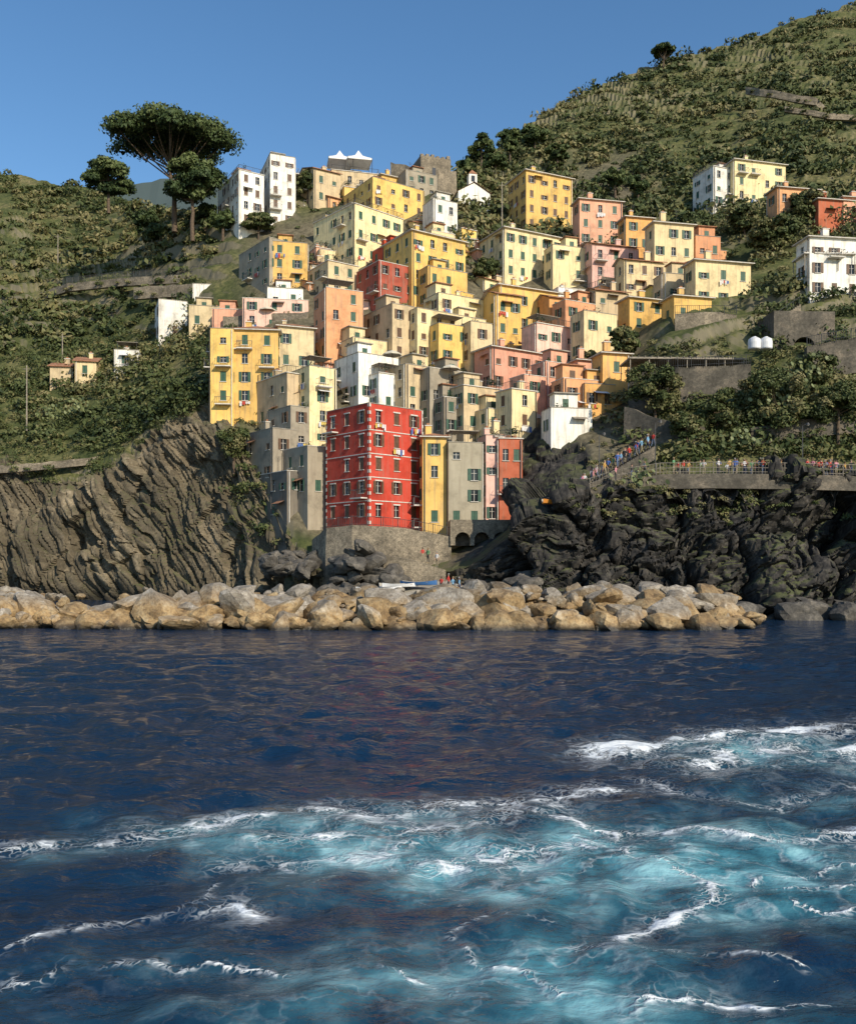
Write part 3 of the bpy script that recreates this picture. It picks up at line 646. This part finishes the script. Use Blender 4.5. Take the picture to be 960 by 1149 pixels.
H_('white',375,402,460,395,452,'flat',35);H_('white',400,425,470,418,462,'rail',35);H_('cream',376,396,434,378,415,'flat',32);H_('beige',430,455,500,408,470,'flat',35)
H_('beige',407,440,470,340,405,'flat',34,balc=.05);H_('cream',440,468,545,345,405,'flat',33,skip=.04);H_('yellow',470,492,548,362,410,'flat',30)  # beige house is the row's shadowed left side, shade put into its colour
H_('grey',462,482,530,412,474,'flat',34);H_('beige',500,520,562,432,486,'rail',32);H_('grey',478,498,530,445,488,'flat',30);H_('cream',556,574,602,436,505,'rail',32)
H_('cream',525,548,580,458,500,'flat',30);H_('pink',578,588,612,420,470,'flat',30)
H_('pink',532,552,612,385,440,'hip',32);H_('rose',585,602,646,362,412,'rail',30);H_('salmon',620,634,673,336,384,'flat',28);H_('cream',640,655,692,348,405,'flat',26)
H_('pink',598,612,645,405,450,'flat',30);H_('rose',560,575,612,395,425,'flat');H_('white',612,618,664,457,492,'flat',12,bay=3.4);H_('salmon',624,632,672,424,470,'flat',20)
H_('orange',672,676,706,392,452,'hip',14);H_('pink',640,648,676,400,440,'hip',18);H_('orange',650,656,690,430,462,'flat',16)
H_('beige',345,368,402,292,330,'rail',34);H_('maroon',400,425,466,292,345,'flat',34);H_('red',418,436,470,272,310,'flat',34);H_('yellow',430,462,522,255,336,'hip',33,skip=.04)
H_('yellow',460,480,524,298,345,'flat',30);H_('cream',475,492,545,328,372,'flat',30)
H_('yellow',545,560,632,316,372,'hip',25,bay=3);H_('ochre',540,556,585,326,380,'gable',22);H_('orange',600,616,655,330,372,'gable',22);H_('beige',515,528,552,360,410,'flat',28)
H_('ochre',693,706,766,330,372,'hip',18);H_('yellow',748,756,798,328,366,'hip',14);H_('beige',655,668,705,322,362,'gable',18);H_('white',610,626,672,322,345,'flat',20)
H_('grey',268,302,308,266,322,'flat',38);H_('yellow',296,304,345,270,320,'flat',12,skip=.02);H_('white',212,216,240,318,334,'flat',8,bay=3)  # grey house is the yellow block's shaded face, shade put into its plaster
H_('white',165,178,210,335,380,'flat',22,bay=3.2);H_('beige',205,212,250,342,372,'flat',12,bay=3);H_('white',125,128,156,392,414,'flat',10,bay=3);H_('cream',78,84,108,402,424,'gable',12,bay=3);H_('beige',53,56,80,408,424,'gable',8,bay=3)
H_('white',245,268,296,190,252,'rail',32,176,'white_villa',skip=.05);H_('white',290,303,331,172,252,'flat',22,180,'white_villa')
H_('cream',350,398,452,228,292,'rail',42);H_('yellow',386,418,476,198,250,'flat',34,skip=.05);H_('beige',330,352,382,186,228,'gable',30);H_('white',474,486,513,222,262,'flat',28);H_('cream',470,484,510,258,300,'flat',28)
H_('yellow',410,428,474,193,215,'hip',28);H_('grey',440,455,490,190,220,'flat',26);H_('beige',360,372,425,190,225,'rail',14,187)
H_('yellow',570,590,642,188,258,'hip',24,skip=.03);H_('cream',538,566,632,252,312,'hip',27,skip=.03,jit=.1);H_('cream',610,620,658,274,316,'flat',18)
H_('pink',643,650,698,220,276,'hip',12);H_('orange',697,702,732,240,300,'hip',12);H_('cream',728,734,778,246,312,'hip',12);H_('salmon',776,780,808,264,292,'flat',10)
H_('cream',773,780,842,288,346,'hip',12,skip=.04);H_('rose',650,664,716,270,314,'gable',16,bay=3);H_('cream',690,700,745,288,330,'gable',14);H_('beige',735,744,790,306,340,'flat',12)
H_('white',777,800,850,186,232,'rail',22,bay=3);H_('cream',812,824,881,176,226,'hip',14,bay=3,balc=.2)
H_('salmon',865,872,918,207,252,'hip',10);H_('maroon',912,918,956,220,252,'hip',10);H_('white',903,908,985,262,335,'hip',8,bay=2.8,balc=.15);H_('pink',940,946,1000,218,250,'hip',8)
cols=['cream','beige','yellow','pink','beige','salmon','ochre','white','rose','cream','yellow']
zones=[(76,345,690,285,475),(18,640,790,290,345),(14,350,520,225,290),(6,255,345,310,350),(8,540,640,290,330)]
for n_,x0,x1,y0,y1 in zones:
    for i in range(n_):
        x=R.uniform(x0,x1);y=R.uniform(y0,y1)
        if x>610 and y>440: continue
        w=R.uniform(18,38);H_(R.choice(cols),x,x+w*.35,x+w,y-R.uniform(16,30),y+12,R.choice(('flat','gable','hip','gable','rail')),R.uniform(15,42),Dsurf(x+w*.35,y)+2.5)
# ---------------------------------------------------------------- stone structures
def wallline(name,pts,h_or_bot,thick=.8,mat=None,rough=.16,veg=None):
    if veg or (veg is None and name=='retaining_wall'): wallbush(pts,h_or_bot)
    mb=MB();Q_=[W3(*p) for p in pts];P_=[]
    for a,b_ in zip(Q_[:-1],Q_[1:]):
        n=max(1,int((b_-a).length/1.1));P_+= [a.lerp(b_,k/n) for k in range(n)]
    P_.append(Q_[-1]);rows_=[]
    for i,p in enumerate(P_):
        a=P_[max(0,i-1)];b_=P_[min(len(P_)-1,i+1)];d=b_-a;d.z=0;d.normalize();n=Vector((-d.y,d.x,0));jz=R.uniform(-rough,rough*.6)
        f=[];nz=4
        for k in range(nz+1):
            z=p.z-h_or_bot*(1-k/nz)+(jz if k==nz else 0);q=Vector((p.x,p.y,z))-n*(.06*h_or_bot*(1-k/nz)*.5)+n*R.uniform(-rough,rough)*.4;f.append(q)
        f.append(Vector((p.x,p.y,p.z+jz))+n*thick);f.append(Vector((p.x,p.y,p.z-h_or_bot))+n*thick);rows_.append(f)
    m_=len(rows_[0]);
    for f in rows_: mb.v+=[tuple(q) for q in f]
    for i in range(len(rows_)-1):
        for k in range(m_): k2=(k+1)%m_;mb.f.append((i*m_+k,(i+1)*m_+k,(i+1)*m_+k2,i*m_+k2));mb.m.append(0)
    mb.f.append(tuple(range(m_-1,-1,-1)));mb.m.append(0);e=(len(rows_)-1)*m_;mb.f.append(tuple(range(e,e+m_)));mb.m.append(0)
    return mb.obj(name,[mat or M_stone])
def railing(name,pts,h=1.05,step=.28,mat=None,rails=(1.0,.1)):
    mb=MB();P_=[W3(*p) for p in pts]
    for a,b_ in zip(P_[:-1],P_[1:]):
        n=max(1,int((b_-a).length/step))
        for k in range(n+1):
            p=a.lerp(b_,k/n);r=.05 if k%6==0 else .018;mb.beam(p-Vector((0,0,.2)),p+Vector((0,0,h+(.06 if k%6==0 else 0))),r,0)
        for r in rails: mb.beam(a+Vector((0,0,h*r)),b_+Vector((0,0,h*r)),.03,0)
    return mb.obj(name,[mat or M_metal])
def arched_wall(name,o,dx,L,H,arches,depth,mat):
    mb=MB();nrm=Vector((-dx.y,dx.x,0));up=Vector((0,0,1));du=.12;n=int(L/du)
    def hz(u):
        for a,b_,zs in arches:
            if a<u<b_:
                r=(b_-a)/2;return zs+math.sqrt(max(0,r*r-(u-(a+b_)/2)**2))
        return 0
    for i in range(n):
        u0=i*L/n;u1=(i+1)*L/n;um=(u0+u1)/2;z=hz(um);P0=o+dx*u0;P1=o+dx*u1
        mb.poly([P0+up*z,P1+up*z,P1+up*H,P0+up*H]);
        if z>0:
            mb.poly([P0+up*z,P0+up*z+nrm*depth,P1+up*z+nrm*depth,P1+up*z]);mb.poly([P0+nrm*depth,P1+nrm*depth,P1+nrm*depth+up*z,P0+nrm*depth+up*z],1)
    for a,b_,zs in arches:
        for u in(a,b_): mb.poly([o+dx*u,o+dx*u+nrm*depth,o+dx*u+nrm*depth+up*(zs+.2),o+dx*u+up*(zs+.2)])
    mb.poly([o+up*H,o+dx*L+up*H,o+dx*L+nrm*(depth+3)+up*H,o+nrm*(depth+3)+up*H]);mb.poly([o,o+up*H,o+nrm*(depth+3)+up*H,o+nrm*(depth+3)]);mb.poly([o+dx*L,o+dx*L+nrm*(depth+3),o+dx*L+nrm*(depth+3)+up*H,o+dx*L+up*H])
    return mb.obj(name,[mat,m_drk])
wallline('quay_wall',[(350,606,112),(366,592,108),(395,589,106),(430,590,106),(470,595,107),(506,602,107.6)],11,3.4,rough=.08)
wallline('quay_wall',[(430,622,104),(470,630,103.6),(500,640,103.6)],8,2.2,rough=.08)
o=W3(505,612,107.2);arched_wall('stone_arcade',o,Vector((1,.02,0)).normalized(),7.6,3.1,[(.6,2.4,.7),(2.9,4.7,.7),(5.2,7.0,.7)],2.0,M_stone)
railing('quay_railing',[(366,592,108.1),(395,589,106.1),(430,590,106.1),(470,595,107.1),(506,602,107.7)])
mb=MB();a=W3(395,668,96);b_=W3(530,668,96)
mb.poly([(a.x,94,1.2),(b_.x,94,1.2),(b_.x,104,3.6),(a.x,104,3.2)]);mb.poly([(a.x,94,-2),(b_.x,94,-2),(b_.x,94,1.2),(a.x,94,1.2)]);mb.obj('harbour_slipway',[M_conc])
wallline('retaining_wall',[(-60,345,205),(40,330,200),(75,318,192),(130,312,186),(200,308,178),(268,300,171)],1.7,.8)
wallline('retaining_wall',[(150,322,176),(210,318,172),(268,318,166)],2.4,.8)
railing('path_railing',[(75,317,192),(130,311,186),(200,307,178),(268,299,171)])
wallline('retaining_wall',[(-40,525,139),(30,520,138),(80,515,138),(110,512,139)],1.2,.8);wallline('retaining_wall',[(836,97,262),(852,99,258),(870,101,255),(893,106,252),(915,109,250),(925,118,250)],2.2,.8)
wallline('retaining_wall',[(880,119,240),(905,122,238),(930,127,236),(990,130,236)],1.5,.8);wallline('retaining_wall',[(590,300,165),(640,306,160),(690,312,156)],3,.8)
wallline('retaining_wall',[(250,355,151),(300,352,150),(345,350,149)],3,.8)
wallline('castle_wall',[(438,182,196),(460,186,194),(492,190,192),(512,192,195)],9,1.2,rough=.3)
mb=MB();
for i in range(6): mb.box(i*1.2,0,6.2,i*1.2+.7,.8,6.2+R.uniform(.3,.8))
mb.box(0,0,-6,6.9,6,6.2);mb.box(2.6,-.03,2.2,3.4,-.003,3.9,1);mb.obj('castle_tower',[M_stone,M_glass],W3(472,206,191),math.radians(20))
mb=MB();mb.box(0,0,-4,7,8,4.2);mb.poly([(0,0,4.2),(7,0,4.2),(3.5,0,6.2)]);mb.poly([(-.3,-.3,4.15),(3.5,-.3,6.4),(3.5,8.3,6.4),(-.3,8.3,4.15)],1);mb.poly([(3.5,-.3,6.4),(7.3,-.3,4.15),(7.3,8.3,4.15),(3.5,8.3,6.4)],1)
mb.box(2.6,1,5.5,4.4,2.6,8.6);mb.poly([(2.5,.9,8.6),(4.5,.9,8.6),(3.5,1.8,9.8)],1);mb.poly([(4.5,.9,8.6),(4.5,2.7,8.6),(3.5,1.8,9.8)],1);mb.poly([(2.5,2.7,8.6),(2.5,.9,8.6),(3.5,1.8,9.8)],1)
mb.box(3.1,.96,6.9,3.9,.997,8.2,2);mb.box(2.9,-.04,0,4.1,-.003,2.6,2);mb.obj('white_chapel',[PM['white'],M_tile,M_glass],W3(514,236,190),math.radians(12))
m_tent=simple('tent_canvas',(.8,.79,.76),(.7,.69,.65),1,.7,.1)
for px in (381,402):
    mb=MB();w=2.6;hh=1.7
    for x in(-w,w):
        for y in(-w,w): mb.beam((x,y,-1.5),(x,y,hh),.06,1)
    prof=[(1,hh-.4),(1,hh),(.62,hh+.6),(.3,hh+1.2),(.1,hh+2.1),(.0,hh+2.6)]
    for (a,z0),(c,z1) in zip(prof[:-1],prof[1:]):
        for (sx,sy,tx,ty) in((-1,-1,1,-1),(1,-1,1,1),(1,1,-1,1),(-1,1,-1,-1)):
            if c>0: mb.poly([(sx*a*w,sy*a*w,z0),(tx*a*w,ty*a*w,z0),(tx*c*w,ty*c*w,z1),(sx*c*w,sy*c*w,z1)])
            else: mb.poly([(sx*a*w,sy*a*w,z0),(tx*a*w,ty*a*w,z0),(0,0,z1)])
    mb.obj('pavilion_tent',[m_tent,M_metal],W3(px,191,191),.2)
wallline('promenade_wall',[(640,556,97),(690,540,96.4),(740,532,95.6),(800,531,95),(880,532,95),(960,534,95.2),(1100,536,95)],1.6,9.5,M_stoned,rough=.06)
railing('promenade_railing',[(640,555,97.2),(690,539,96.6),(740,531,95.8),(800,530,95.2),(880,531,95.2),(960,533,95.4),(1060,535,95.2)],1.1,.34,M_wood,(1.0,.5,.1))
wallline('terrace_wall',[(705,418,117),(760,412,114),(842,408,113)],11.5,2.0,M_stoned,veg=True)
wallline('terrace_wall',[(757,352,128),(790,350,127),(826,352,127)],9,2.5,veg=True);wallline('terrace_wall',[(700,455,112),(740,470,109),(790,478,107)],6,1.5,M_stoned,veg=True)
wallline('terrace_wall',[(905,388,113),(960,378,112),(1040,372,112)],4.5,1.5,M_stoned);wallline('terrace_wall',[(842,480,106),(900,470,105.5),(1020,460,105)],2.2,1,M_stoned,veg=True)
o=W3(868,398,117);arched_wall('stone_vaulted_building',o,Vector((1,.05,0)).normalized(),8.2,5.8,[(2.6,5.6,.9)],2.2,M_stoned)
wallline('terrace_wall',[(840,330,138),(880,326,137),(905,330,136)],7,2,M_stoned,veg=True)
Bn=np.array(bushes);dist=Bn[:,1]
near=dist<175
VV=[];TT=[]
for msk,n,s in ((near,95,.25),(~near,58,.42)):
    b_=Bn[msk];V,T=leaves(b_[:,:3],b_[:,3:6],n,s*np.clip(b_[:,3]/1.6,.5,1.5),b_[:,6]);VV.append(V);TT.append(T)
leafobj('hillside_scrub',np.concatenate(VV),np.concatenate(TT),M_bush)
def canopy(name,px0,px1,py,D,dep,h,mat):
    mb=MB();a=W3(px0,py,D);L=(px1-px0)/F*D
    mb.box(0,0,0,L,dep,.22);n=max(2,int(L/2.5))
    for i in range(n+1):
        for y in(.15,dep-.2): mb.box(.1+i*(L-.3)/n,y,-h,.2+i*(L-.3)/n,y+.1,-.004,1)
    for i in range(n*3): mb.box(.3+i*L/(n*3),-.15,.225,.38+i*L/(n*3),dep+.1,.33,1)
    return mb.obj(name,[mat,M_wood],a,.04)
canopy('bar_terrace_canopy',706,838,402,114.5,5,2.1,M_wood);canopy('roof_pergola',902,962,284,128,4,2.4,M_trim)
railing('terrace_railing',[(705,417,116.8),(760,411,113.8),(842,407,112.8)]);railing('terrace_railing',[(905,387,112.8),(960,377,111.8),(1040,371,111.8)]);railing('terrace_railing',[(757,351,127.8),(826,351,126.8)])
mb=MB();a=W3(822,392,122);n=34
for i in range(n): mb.box(i*.28,0,-1.2+i*.19,i*.28+.28,1.6,i*.19)
for i in range(0,n+1,3): mb.beam((i*.28,-.05,i*.19),(i*.28,-.05,i*.19+1),.03,1)
mb.beam((0,-.05,1),(n*.28,-.05,n*.19+1),.04,1);mb.obj('stone_staircase',[M_stone,M_metal],a,.05)
mb=MB();a=W3(640,556,98.5);n=44
for i in range(n): mb.box(i*.22,0,-1.5+i*.13,i*.22+.22,2.2,i*.13)
mb.obj('stone_staircase',[M_stoned],a,.1)
def lathe(name,prof,mat,loc,n=20,rx=0):
    mb=MB()
    for (r0,z0),(r1,z1) in zip(prof[:-1],prof[1:]):
        for k in range(n):
            a,b2=2*math.pi*k/n,2*math.pi*(k+1)/n
            mb.poly([(r0*math.cos(a),r0*math.sin(a),z0),(r0*math.cos(b2),r0*math.sin(b2),z0),(r1*math.cos(b2),r1*math.sin(b2),z1),(r1*math.cos(a),r1*math.sin(a),z1)])
    o=mb.obj(name,[mat],loc,0,True);o.rotation_euler=(rx,0,0);return o
m_wp=simple('white_plastic',(.75,.76,.78),(.6,.61,.63),1,.5,0)
for px in(846,859): lathe('water_tank',[(.01,0),(.7,.03),(.78,.15),(.8,.9),(.72,1.3),(.4,1.5),(.25,1.52),(.25,1.62),(.01,1.63)],m_wp,W3(px,392,113.5))
for px,py,D in((672,525,99),(735,512,97.5),(900,515,97)):
    mb=MB();mb.beam((0,0,-2),(0,0,3.6),.06,0,8,.04);mb.beam((0,0,3.6),(.5,-.2,3.9),.03,0,6);mb.beam((.5,-.2,3.92),(.5,-.2,3.68),.1,0,8,.2);mb.beam((.5,-.2,3.68),(.5,-.2,3.6),.16,1,8,.1);mb.obj('street_lamp',[M_metal,M_trim],W3(px,py,D))
for px,py,D,h in((30,470,150,9),(65,300,215,8),(563,250,175,8),(70,410,168,6)):
    mb=MB();mb.beam((0,0,-2),(0,0,h),.14,0,7,.09);mb.beam((-.7,0,h-.6),(.7,0,h-.6),.06,0);mb.obj('utility_pole',[M_wood],W3(px,py,D))
m_par=simple('parasol_canvas',(.65,.6,.48),None,2,.8,.1)
def parasol(px,py,D,m):
    mb=MB();mb.beam((0,0,-.5),(0,0,2.3),.03,1,6)
    for k in range(8):
        a,b2=math.pi*k/4,math.pi*(k+1)/4;p=lambda t,r,z:(r*math.cos(t),r*math.sin(t),z)
        mb.poly([p(a,1.4,1.9),p(b2,1.4,1.9),p(b2,.7,2.25),p(a,.7,2.25)]);mb.poly([p(a,.7,2.25),p(b2,.7,2.25),(0,0,2.45)]);mb.poly([p(a,1.4,1.72),p(b2,1.4,1.72),p(b2,1.4,1.9),p(a,1.4,1.9)])
    mb.obj('parasol',[m,M_metal],W3(px,py,D))
for x,y,D in ((440,412,128),(505,428,127),(300,360,150)): parasol(x,y,D,m_par)
def boat(name,px,py,D,L,w,col,rz,z=None):
    mb=MB();n=14;sec=[]
    for i in range(n+1):
        t=i/n;hw_=max(.02,w/2*(1-(abs(t-.42)/.6)**2.4));x=(t-.5)*L;sh_=.18*((t-.45)*2)**2
        sec.append([(x,-hw_,.42+sh_),(x,-hw_*.75,.12),(x,0,0+.1*t*t),(x,hw_*.75,.12),(x,hw_,.42+sh_),(x,hw_*.86,.42+sh_),(x,hw_*.6,.17),(x,-hw_*.6,.17),(x,-hw_*.86,.42+sh_)])
    for a,b2 in zip(sec[:-1],sec[1:]):
        for k in range(9): mb.poly([a[k],b2[k],b2[(k+1)%9],a[(k+1)%9]],0 if k<5 or k==8 else 1)
    mb.poly(sec[0][::-1]);mb.poly(sec[-1])
    for t in(.3,.55,.75):
        x=(t-.5)*L;mb.box(x-.12,-w*.36,.33,x+.12,w*.36,.37,2)
    p=W3(px,py,D);
    if z is not None:p.z=z
    mb.obj(name,[col,M_conc,M_wood],p,rz)
m_org=simple('orange_gelcoat',(.6,.24,.03),(.5,.18,.02),1,.4,0);m_blu=simple('blue_paint',(.04,.14,.35),None,1,.5,0)
boat('rowing_boat',425,664,97,5,1.7,m_wp,.2,2.4);boat('rowing_boat',448,662,98.5,4.6,1.6,m_wp,.5,2.8);boat('rowing_boat',470,660,99.5,4.2,1.5,m_blu,-.3,3.0);boat('kayak',628,566,95.5,4.2,.8,m_org,.35)
for px,py in((140,664),(160,666),(184,668)):
    x,y=WS(px,max(py,683));lathe('mooring_buoy',[(.01,-.3),(.25,-.2),(.33,0),(.27,.2),(.08,.32),(.05,.5),(.01,.52)],m_org,(x,y,.05),12)
# ---------------------------------------------------------------- people
def hum(pose):
    J={'pel':(0,0,.93,.135),'wai':(0,0,1.08,.12),'che':(0,-.01,1.3,.15),'nek':(0,0,1.46,.058),'hd0':(0,-.015,1.56,.082),'hd1':(0,-.02,1.65,.092)}
    for s_,n in((-1,'L'),(1,'R')):
        J['sh'+n]=(s_*.18,0,1.4,.062);J['hp'+n]=(s_*.09,0,.86,.095)
        el,wr,kn,an=pose[n];J['el'+n]=(*el,.046);J['wr'+n]=(*wr,.032);J['kn'+n]=(*kn,.058);J['an'+n]=(*an,.04);J['to'+n]=(an[0],an[1]-.17,an[2]-.045,.032)
        d=(Vector(wr)-Vector(el)).normalized();J['pa'+n]=(*(Vector(wr)+d*.085),.034)
    E=[('pel','wai'),('wai','che'),('che','nek'),('nek','hd0'),('hd0','hd1')]
    for n in'LR': E+=[('che','sh'+n),('sh'+n,'el'+n),('el'+n,'wr'+n),('wr'+n,'pa'+n),('pel','hp'+n),('hp'+n,'kn'+n),('kn'+n,'an'+n),('an'+n,'to'+n)]
    ks=list(J);me=bpy.data.meshes.new('person');me.from_pydata([J[k][:3] for k in ks],[(ks.index(a),ks.index(b2)) for a,b2 in E],[])
    o=bpy.data.objects.new('tmp',me);scene.collection.objects.link(o);md=o.modifiers.new('s','SKIN')
    for i,k in enumerate(ks): me.skin_vertices[0].data[i].radius=(J[k][3],J[k][3]*(.72 if k in('pel','wai','che') else 1))
    me.skin_vertices[0].data[0].use_root=True
    o.modifiers.new('d','SUBSURF').levels=1
    dg=bpy.context.evaluated_depsgraph_get();ev=o.evaluated_get(dg);m2=bpy.data.meshes.new_from_object(ev);bpy.data.objects.remove(o)
    bm=bmesh.new();bm.from_mesh(m2);bpy.data.meshes.remove(m2)
    armsk=[(Vector(J['el'+n][:3]),Vector(J['pa'+n][:3])) for n in'LR']
    for f in bm.faces:
        c=f.calc_center_median();f.smooth=True;f.material_index=0
        if c.z<.95: f.material_index=1
        if c.z<.09: f.material_index=3
        if c.z>1.44 and abs(c.x)<.12: f.material_index=2
        if c.z>1.6 and c.y>-.07 or c.z>1.7: f.material_index=3
        for a,b2 in armsk:
            d=b2-a;t=(c-a).dot(d)/d.length_squared
            if t>.1 and (a+d*min(1,t)-c).length<.07 and abs(c.x)>.1: f.material_index=2
    def blob(c,r,m,seg=6):
        ret=bmesh.ops.create_uvsphere(bm,u_segments=seg,v_segments=seg-1,radius=1)
        for v in ret['verts']: v.co=Vector((v.co.x*r[0]+c[0],v.co.y*r[1]+c[1],v.co.z*r[2]+c[2]))
        for f in {f for v in ret['verts'] for f in v.link_faces}: f.material_index=m;f.smooth=True
    blob((0,.02,1.665),(.1,.105,.1),3,10);blob((0,-.115,1.62),(.014,.02,.025),2);blob((-.098,-.01,1.62),(.012,.022,.03),2);blob((.098,-.01,1.62),(.012,.022,.03),2)
    for x in(-.034,.034): blob((x,-.1,1.645),(.014,.01,.009),3)
    blob((0,-.103,1.585),(.026,.008,.007),0)
    for n in'LR':
        pa=Vector(J['pa'+n][:3]);d=(pa-Vector(J['wr'+n][:3])).normalized();sd=d.cross(Vector((1,0,0)) if abs(d.x)<.8 else Vector((0,1,0))).normalized();nn=d.cross(sd)
        for k,(off,L) in enumerate(((-.03,.065),(-.01,.08),(.01,.075),(.03,.055),(.045,.05))):
            base=pa+sd*off+(d*.01 if k<4 else -d*.04);dirs_=d if k<4 else (d+sd*.8).normalized();prev=base
            for j,(fr_,r_) in enumerate(((.55,.009),(.45,.007))):
                nx=prev+(dirs_+nn*.35*j).normalized()*L*fr_;mt=Matrix.Translation((prev+nx)/2)@(nx-prev).to_track_quat('Z','Y').to_matrix().to_4x4()
                rt=bmesh.ops.create_cone(bm,cap_ends=True,segments=5,radius1=r_+.001,radius2=r_-.001,depth=(nx-prev).length+.006,matrix=mt)
                for f in {f for v in rt['verts'] for f in v.link_faces}: f.material_index=2
                prev=nx
    me=bpy.data.meshes.new('person');bm.to_mesh(me);bm.free();return me
ln=((-.11,0,.48),(-.11,.02,.08))
rn=((.11,0,.48),(.12,.02,.08))
poses=[
{'L':((-.25,.02,1.13),(-.24,-.05,.88))+ln,'R':((.25,.02,1.13),(.24,-.05,.88))+rn},
{'L':((-.27,-.08,1.14),(-.17,-.3,1.12))+ln,'R':((.27,-.08,1.14),(.17,-.3,1.12))+rn},
{'L':((-.25,.02,1.13),(-.22,-.1,.9))+ln,'R':((.3,-.15,1.3),(.16,-.28,1.5))+rn},
{'L':((-.24,.1,1.14),(-.24,.12,.88),(-.1,-.16,.5),(-.1,-.24,.1)),'R':((.24,-.12,1.14),(.23,-.28,.95),(.1,.1,.48),(.1,.32,.14))},
{'L':((-.3,-.05,1.14),(-.14,-.2,1.0),(-.13,-.04,.48),(-.15,.02,.08)),'R':((.3,.05,1.18),(.2,.0,.96),(.12,.02,.48),(.16,.04,.08))}]
pmesh=[hum(p) for p in poses]
def cm(n,c): return simple(n,c,[x*.8 for x in c],4,.85,0)
shirts=[cm('shirt_%d'%i,c) for i,c in enumerate(((.7,.7,.7),(.55,.05,.04),(.06,.13,.4),(.03,.03,.035),(.2,.4,.6),(.6,.36,.1),(.12,.3,.14),(.6,.25,.3),(.4,.4,.4)))]
trs=[cm('trousers_%d'%i,c) for i,c in enumerate(((.03,.04,.09),(.05,.05,.05),(.3,.25,.17),(.12,.16,.25)))]
sk=[cm('skin_%d'%i,c) for i,c in enumerate(((.5,.3,.21),(.38,.21,.14),(.2,.11,.07)))];hr=[cm('hair_%d'%i,c) for i,c in enumerate(((.03,.02,.015),(.1,.06,.03),(.3,.22,.12),(.25,.25,.25)))]
for m in pmesh:
    for _ in range(4): m.materials.append(None)
def person(loc,rz,pi=None):
    o=bpy.data.objects.new('person',pmesh[R.randrange(5) if pi is None else pi]);scene.collection.objects.link(o);o.location=loc;o.rotation_euler=(0,0,rz);s_=R.uniform(.94,1.08);o.scale=(s_,s_,s_)
    for i,l in enumerate((shirts,trs,sk,hr)): o.material_slots[i].link='OBJECT';o.material_slots[i].material=R.choice(l)
def promz(px): return CH+(HY-np.interp(px,[640,690,740,800,880,960,1100],[556,540,532,531,532,534,536]))/F*np.interp(px,[640,690,740,800,880,960,1100],[97,96.4,95.6,95,95,95.2,95])
for i in range(92):
    px=R.choice((R.uniform(758,940),R.uniform(835,940),R.uniform(690,960)));d=95.8+R.random()**1.8*4
    person(((px-480)/F*d,d,promz(px)),R.uniform(-1.3,1.3) if R.random()<.7 else R.uniform(0,6.28),R.choice((0,1,1,2,3,4)) )
for i in range(26):
    t=R.random();a=W3(640,556,98.5);person((a.x+t*9.5+.1,a.y+1+t*.9+R.uniform(-.6,.7),a.z+int(t*9.6/.22)*.13-.0),R.uniform(0,6.28),3)
for px,py,D in((474,630,103.8),(480,632,103.8),(490,636,103.8)): 
    person(W3(px,py,D)+Vector((0,.6,0)),R.uniform(-1,1),0)
for px,d in ((495,99),(503,99.5),(515,98),(508,98.5)): person(((px-480)/F*d,d,1.2+(d-94)*.235),R.uniform(-2,2),3)
# ---------------------------------------------------------------- sky, sun, camera
az=math.radians(36);el=math.radians(31)
sd=Vector((math.sin(az)*math.cos(el),-math.cos(az)*math.cos(el),math.sin(el)))
w=bpy.data.worlds.new("World");scene.world=w;w.use_nodes=True;nt=w.node_tree;bg=nt.nodes['Background']
sk_=nt.nodes.new('ShaderNodeTexSky');sk_.sky_type='NISHITA';sk_.sun_disc=False;sk_.sun_elevation=el
sk_.sun_rotation=math.atan2(sd.x,sd.y);sk_.air_density=1.1;sk_.dust_density=.2;sk_.ozone_density=2.2
hs=nt.nodes.new('ShaderNodeHueSaturation');hs.inputs['Saturation'].default_value=1.2;nt.links.new(sk_.outputs[0],hs.inputs['Color'])
nt.links.new(hs.outputs[0],bg.inputs[0]);bg.inputs[1].default_value=.15
L=bpy.data.lights.new('sun','SUN');L.energy=5.0;L.angle=math.radians(.5);L.color=(1,.88,.69);lo=bpy.data.objects.new('sun',L);scene.collection.objects.link(lo)
lo.rotation_euler=(-sd).to_track_quat('-Z','Y').to_euler()
c=bpy.data.cameras.new('camera');co=bpy.data.objects.new('camera',c);scene.collection.objects.link(co);scene.camera=co
co.location=(0,0,CH);co.rotation_euler=(math.radians(90),0,0);c.sensor_fit='HORIZONTAL';c.sensor_width=36;c.lens=37.5;c.shift_y=57.5/960;c.clip_start=.3;c.clip_end=20000
scene.view_settings.view_transform='Standard';scene.view_settings.look='None';scene.view_settings.exposure=0
